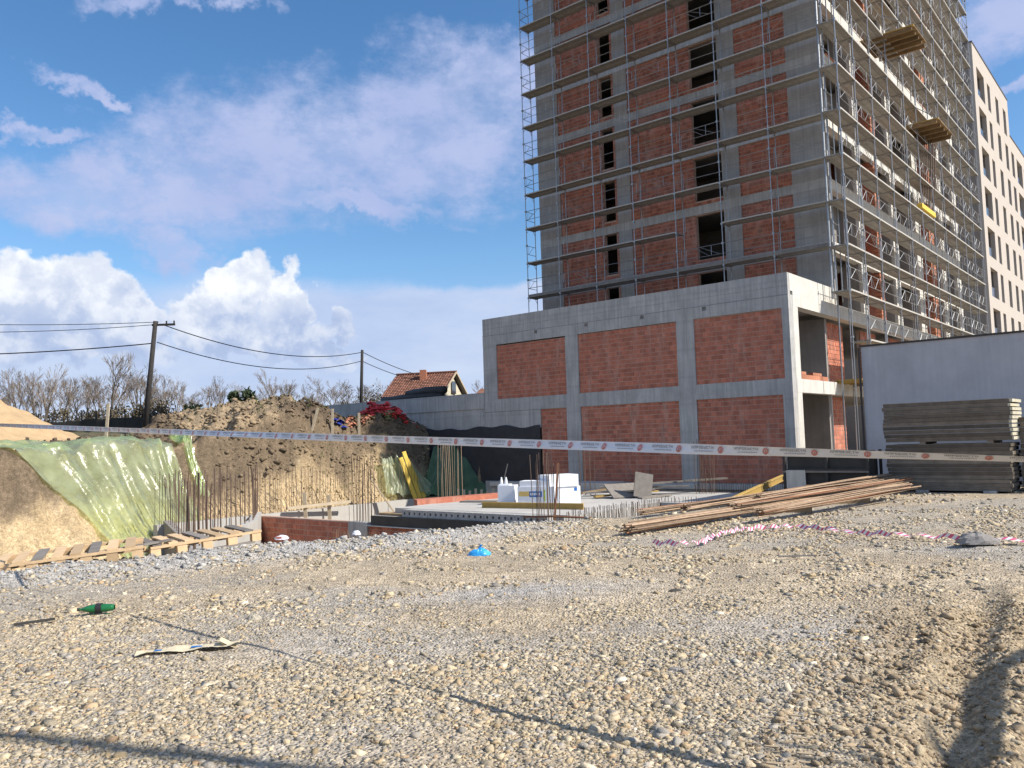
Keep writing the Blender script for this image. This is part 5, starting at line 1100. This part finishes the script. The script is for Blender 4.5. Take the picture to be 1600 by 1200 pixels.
for a_ in (0,): MB().beam(hv(a_-.02,-.35,-.1),hv(a_-.02,3.5,2.0),.05,.16).build('bargeboard',mStake,hs_); MB().beam(hv(a_-.02,7.35,-.1),hv(a_-.02,3.5,2.0),.05,.16).build('bargeboard',mStake,hs_)
MB().tube([hv(-.05,3.5,2.06),hv(Lh,3.5,2.06)],.09,6).build('ridge_tiles',mRoof,hs_)
c=hv(2.75,2.6,1.3); MB().box(c.x-.28,c.x+.28,c.y-.28,c.y+.28,c.z-.6,c.z+.95).build('chimney',mBrickO,hs_)
h2=thing('small_house','second small tiled roof just left of the podium corner','house',(-2.6,74,3.6)); m=MB(); m.prism([(-1.2,-1),(2.5,-1),(2.5,4),(-1.2,4)],0,1.6); m.build('wall',mCream,h2); m=MB(); m.poly([(-1.5,-1.3,1.5),(2.8,-1.3,1.5),(2.0,1.5,2.9),(-.3,1.5,2.9)]); m.poly([(-1.5,-1.3,1.5),(-.3,1.5,2.9),(-1.5,4.3,1.5)]); m.build('roof',mRoof,h2)
# covered material on the wall
tg=thing('covered_rolls','dark tarpaulin covered rolls lying behind the top of the retaining wall','tarp',(0,0,0)); 
for (s0,s1,z,r) in ((21.0,25.8,4.38,.22),(20.4,23.6,4.68,.22),(20.6,22.8,4.35,.2)): MB().tube([P(s0,.9,z),P((s0+s1)/2,.95,z+.04),P(s1,1.0,z-.06)],r,12).build('roll',mTarpD,tg,smooth=True)
# ---------------------------------------------------------------- fence and trees
fe=thing('boundary_fence','low dark fence with posts in front of the bare trees','fence',(-33,57,0))
for i in range(17):
    x=i*1.0-1; y=.25*i*0; z=TZ(-33+x,57); MB().box(x,x+.07,0,.07,z-.2,z+1.35).build('post',mPole,fe)
    MB().box(x+.07,x+1.0,.02,.05,z-.1,z+.75).build('mesh_panel',mFence,fe)
def treegen(seed,h,spread=.5,levels=5,dens=3):
    rr=random.Random(seed); tr=MB(); cr_=MB()
    def grow(p,d,L_,r,lv):
        q=p+d*L_; mid=p.lerp(q,.5)+Vector((rr.uniform(-1,1),rr.uniform(-1,1),0))*L_*.06
        (tr if lv<=1 else cr_).tube([p,mid,q],r,5 if lv<2 else 3,rr.random(),r1=r*.65,cap=False)
        if lv>=levels: return
        n=dens if lv>0 else dens+1
        for k in range(n if lv<3 else rr.choice((2,2,3))):
            a=rr.uniform(0,6.28); sp=spread*rr.uniform(.5,1.3); nd_=(d+Vector((math.cos(a)*sp,math.sin(a)*sp,rr.uniform(-.05,.30)))).normalized()
            f=rr.uniform(.45,1.0); grow(p.lerp(q,f),nd_,L_*rr.uniform(.58,.82),max(.009,r*.55),lv+1)
    grow(Vector((0,0,-.2)),Vector((rr.uniform(-.08,.08),rr.uniform(-.08,.08),1)).normalized(),h*.31,h*.014,0)
    return tr.mesh('trunk',mBark),cr_.mesh('crown',mTwig)
tv=[treegen(11+i,1.0*h_,sp_,6,3) for i,(h_,sp_) in enumerate([(6.2,.5),(6.6,.42),(5.6,.6),(6.0,.38),(5.2,.7)])]
tl=[(2,66,4,1.0),(27,64,0,.95),(52,68,1,1.0),(72,64,3,1.05),(100,66,1,.85),(120,63,2,.95),(150,68,0,.9),(175,62,1,1.12),(212,63,2,1.1),(232,67,0,.9),(262,66,3,.85),(305,70,4,.75),(345,66,3,.8),(398,72,2,.7),(425,68,3,.95),(452,75,0,.75),(483,70,3,.7),(518,68,4,.95),(536,72,2,.85),(610,82,0,.9),(752,85,3,.9)]
tl+=[(14,72,1,.95),(40,74,3,.9),(62,75,2,1.0),(88,73,0,.95),(112,72,4,1.0),(134,74,1,.95),(162,75,3,1.0),(190,70,2,1.05),(222,74,1,1.0),(246,72,4,1.0),(276,75,0,.9),(292,74,2,.85),(325,76,1,.85),(372,78,0,.85),(412,80,2,.9),(440,82,1,.9),(500,84,3,.85),(560,86,1,.9),(590,88,4,.95),(636,90,2,.9)]
for i,(px,Y,k,sc) in enumerate(tl):
    X=(px-800)/1282.5*Y*1.002; z=TZ(X,Y)
    o=thing('bare_tree',('%s bare leafless tree counted from the left of the photo, in the nearer row'%(ORD+['twenty-first'])[i] if i<21 else '%s bare leafless tree counted from the left, in the fainter row behind'%ORD[i-21]),'tree',(X,Y,z),random.uniform(0,6),'bare trees on the horizon'); o.scale=(sc,)*3
    obj('trunk',tv[k][0],o); obj('crown',tv[k][1],o)
def leafy(name,label,cat,x,y,r,h,n,mat,ls=.09,seed=0,z0=None,group=None,stems=5):
    rr=random.Random(seed); b=MB(); z=TZ(x,y) if z0 is None else z0
    cl_=[(rr.uniform(-r*.7,r*.7),rr.uniform(-r*.5,r*.5),rr.uniform(.25,1)*h*.8,rr.uniform(.25,.5)*min(r,h)) for _ in range(11)]
    for i in range(n):
        c=rr.choice(cl_); v=Vector((rr.gauss(0,1),rr.gauss(0,1),rr.gauss(0,1))).normalized()*c[3]*rr.uniform(.5,1.05); q=Vector(c[:3])+v
        if q.z<0: q.z=abs(q.z)*.5
        s=ls*rr.uniform(.5,1.4); u=Vector((rr.gauss(0,1),rr.gauss(0,1),rr.gauss(0,1))).normalized(); w=u.cross(Vector((rr.gauss(0,1),rr.gauss(0,1),rr.gauss(0,1)))).normalized()
        b.poly([q-u*s,q+w*s*.55,q+u*s,q-w*s*.55],rr.random())
    o=thing(name,label,cat,(x,y,z),0,group); b.build('foliage',mat,o); m=MB()
    for k in range(stems): m.tube([(0,0,-.1),(cl_[k][0]*.6,cl_[k][1]*.6,cl_[k][2]*.6),cl_[k][:3]],.03,4,.4,r1=.01)
    m.build('stem',mBark,o); return o
for i,(px,Y,r,h,n,mt,nm) in enumerate([(376,42.5,.75,.95,1500,mLeafD,'round dark evergreen bush behind the highest soil mound'),(290,56,1.5,1.9,1500,mLeaf,'olive green bush right of the leaning pole'),(330,60,1.6,1.3,1000,mScrub,'low brown scrub between the olive bush and the evergreen'),
    (205,60,2.2,1.7,1500,mScrub,'brown scrub around the foot of the leaning pole'),(255,61,1.6,2.0,1300,mScrub,'dry twiggy thicket beside the leaning pole'),(480,66,1.3,1.2,900,mLeaf,'fresh green weeds left of the retaining wall end'),(450,70,1.5,1.4,800,mLeaf,'pale green shrub under the tall thin bare trees'),
    (585,84,3.0,3.6,2600,mScrub,'dense brownish thicket between the farther pole and the house'),(548,80,2.2,2.6,1500,mScrub,'twiggy thicket left of the farther pole'),(512,78,1.6,1.7,900,mLeaf,'light green bush above the end of the retaining wall'),(150,64,2.4,1.6,1300,mScrub,'low scrub behind the left part of the fence'),(95,66,2.6,1.5,1200,mScrub,'low scrub under the bare trees at left'),(20,68,2.8,1.4,1200,mScrub,'low scrub at the far left edge'),(420,76,2.2,1.6,1000,mScrub,'low scrub behind the dark mound')]):
    X=(px-800)/1282.5*Y; leafy('bush',nm,'bush',X,Y,r,h,n,mt,.10 if mt is mScrub else .11,seed=40+i,group='bushes beyond the spoil banks')
# weeds and grass on the spoil
b=MB(); rr=random.Random(5)
for i in range(2600):
    x=rr.uniform(-15,-5.5); y=rr.uniform(37.5,44.5)
    if float(fbm(np.array(x*.7),np.array(y*.7),3,61))<.52: continue
    z=TZ(x,y); s=rr.uniform(.05,.16); a=rr.uniform(0,6.28); b.poly([(x-.03,y,z),(x+.03,y,z),(x+s*.4*math.cos(a),y+s*.4*math.sin(a),z+s)],rr.random())
o=b.build('weeds',mGrass); tag(o,'sparse green weeds growing on the soil mound','weeds',kind='stuff')
# far tree belt on the horizon
b=MB()
for i in range(5200):
    a=rr.uniform(-1.0,1.0); Y=rr.uniform(150,230); x=Y*math.tan(a*.75); z=3.4+abs(rr.gauss(0,1))*2.0*(.5+float(vnoise(np.array(x*.05),np.array(3.))))
    s=rr.uniform(.5,1.3); u=Vector((rr.gauss(0,1),rr.gauss(0,1),rr.gauss(0,1))).normalized(); w=u.cross(Vector((rr.gauss(0,1),rr.gauss(0,1),rr.gauss(0,1)))).normalized(); q=Vector((x,Y,z)); b.poly([q-u*s,q+w*s*.6,q+u*s,q-w*s*.6],rr.random())
tag(b.build('far_wood',mScrub),'far belt of dull brown trees along the horizon','wood',kind='stuff')
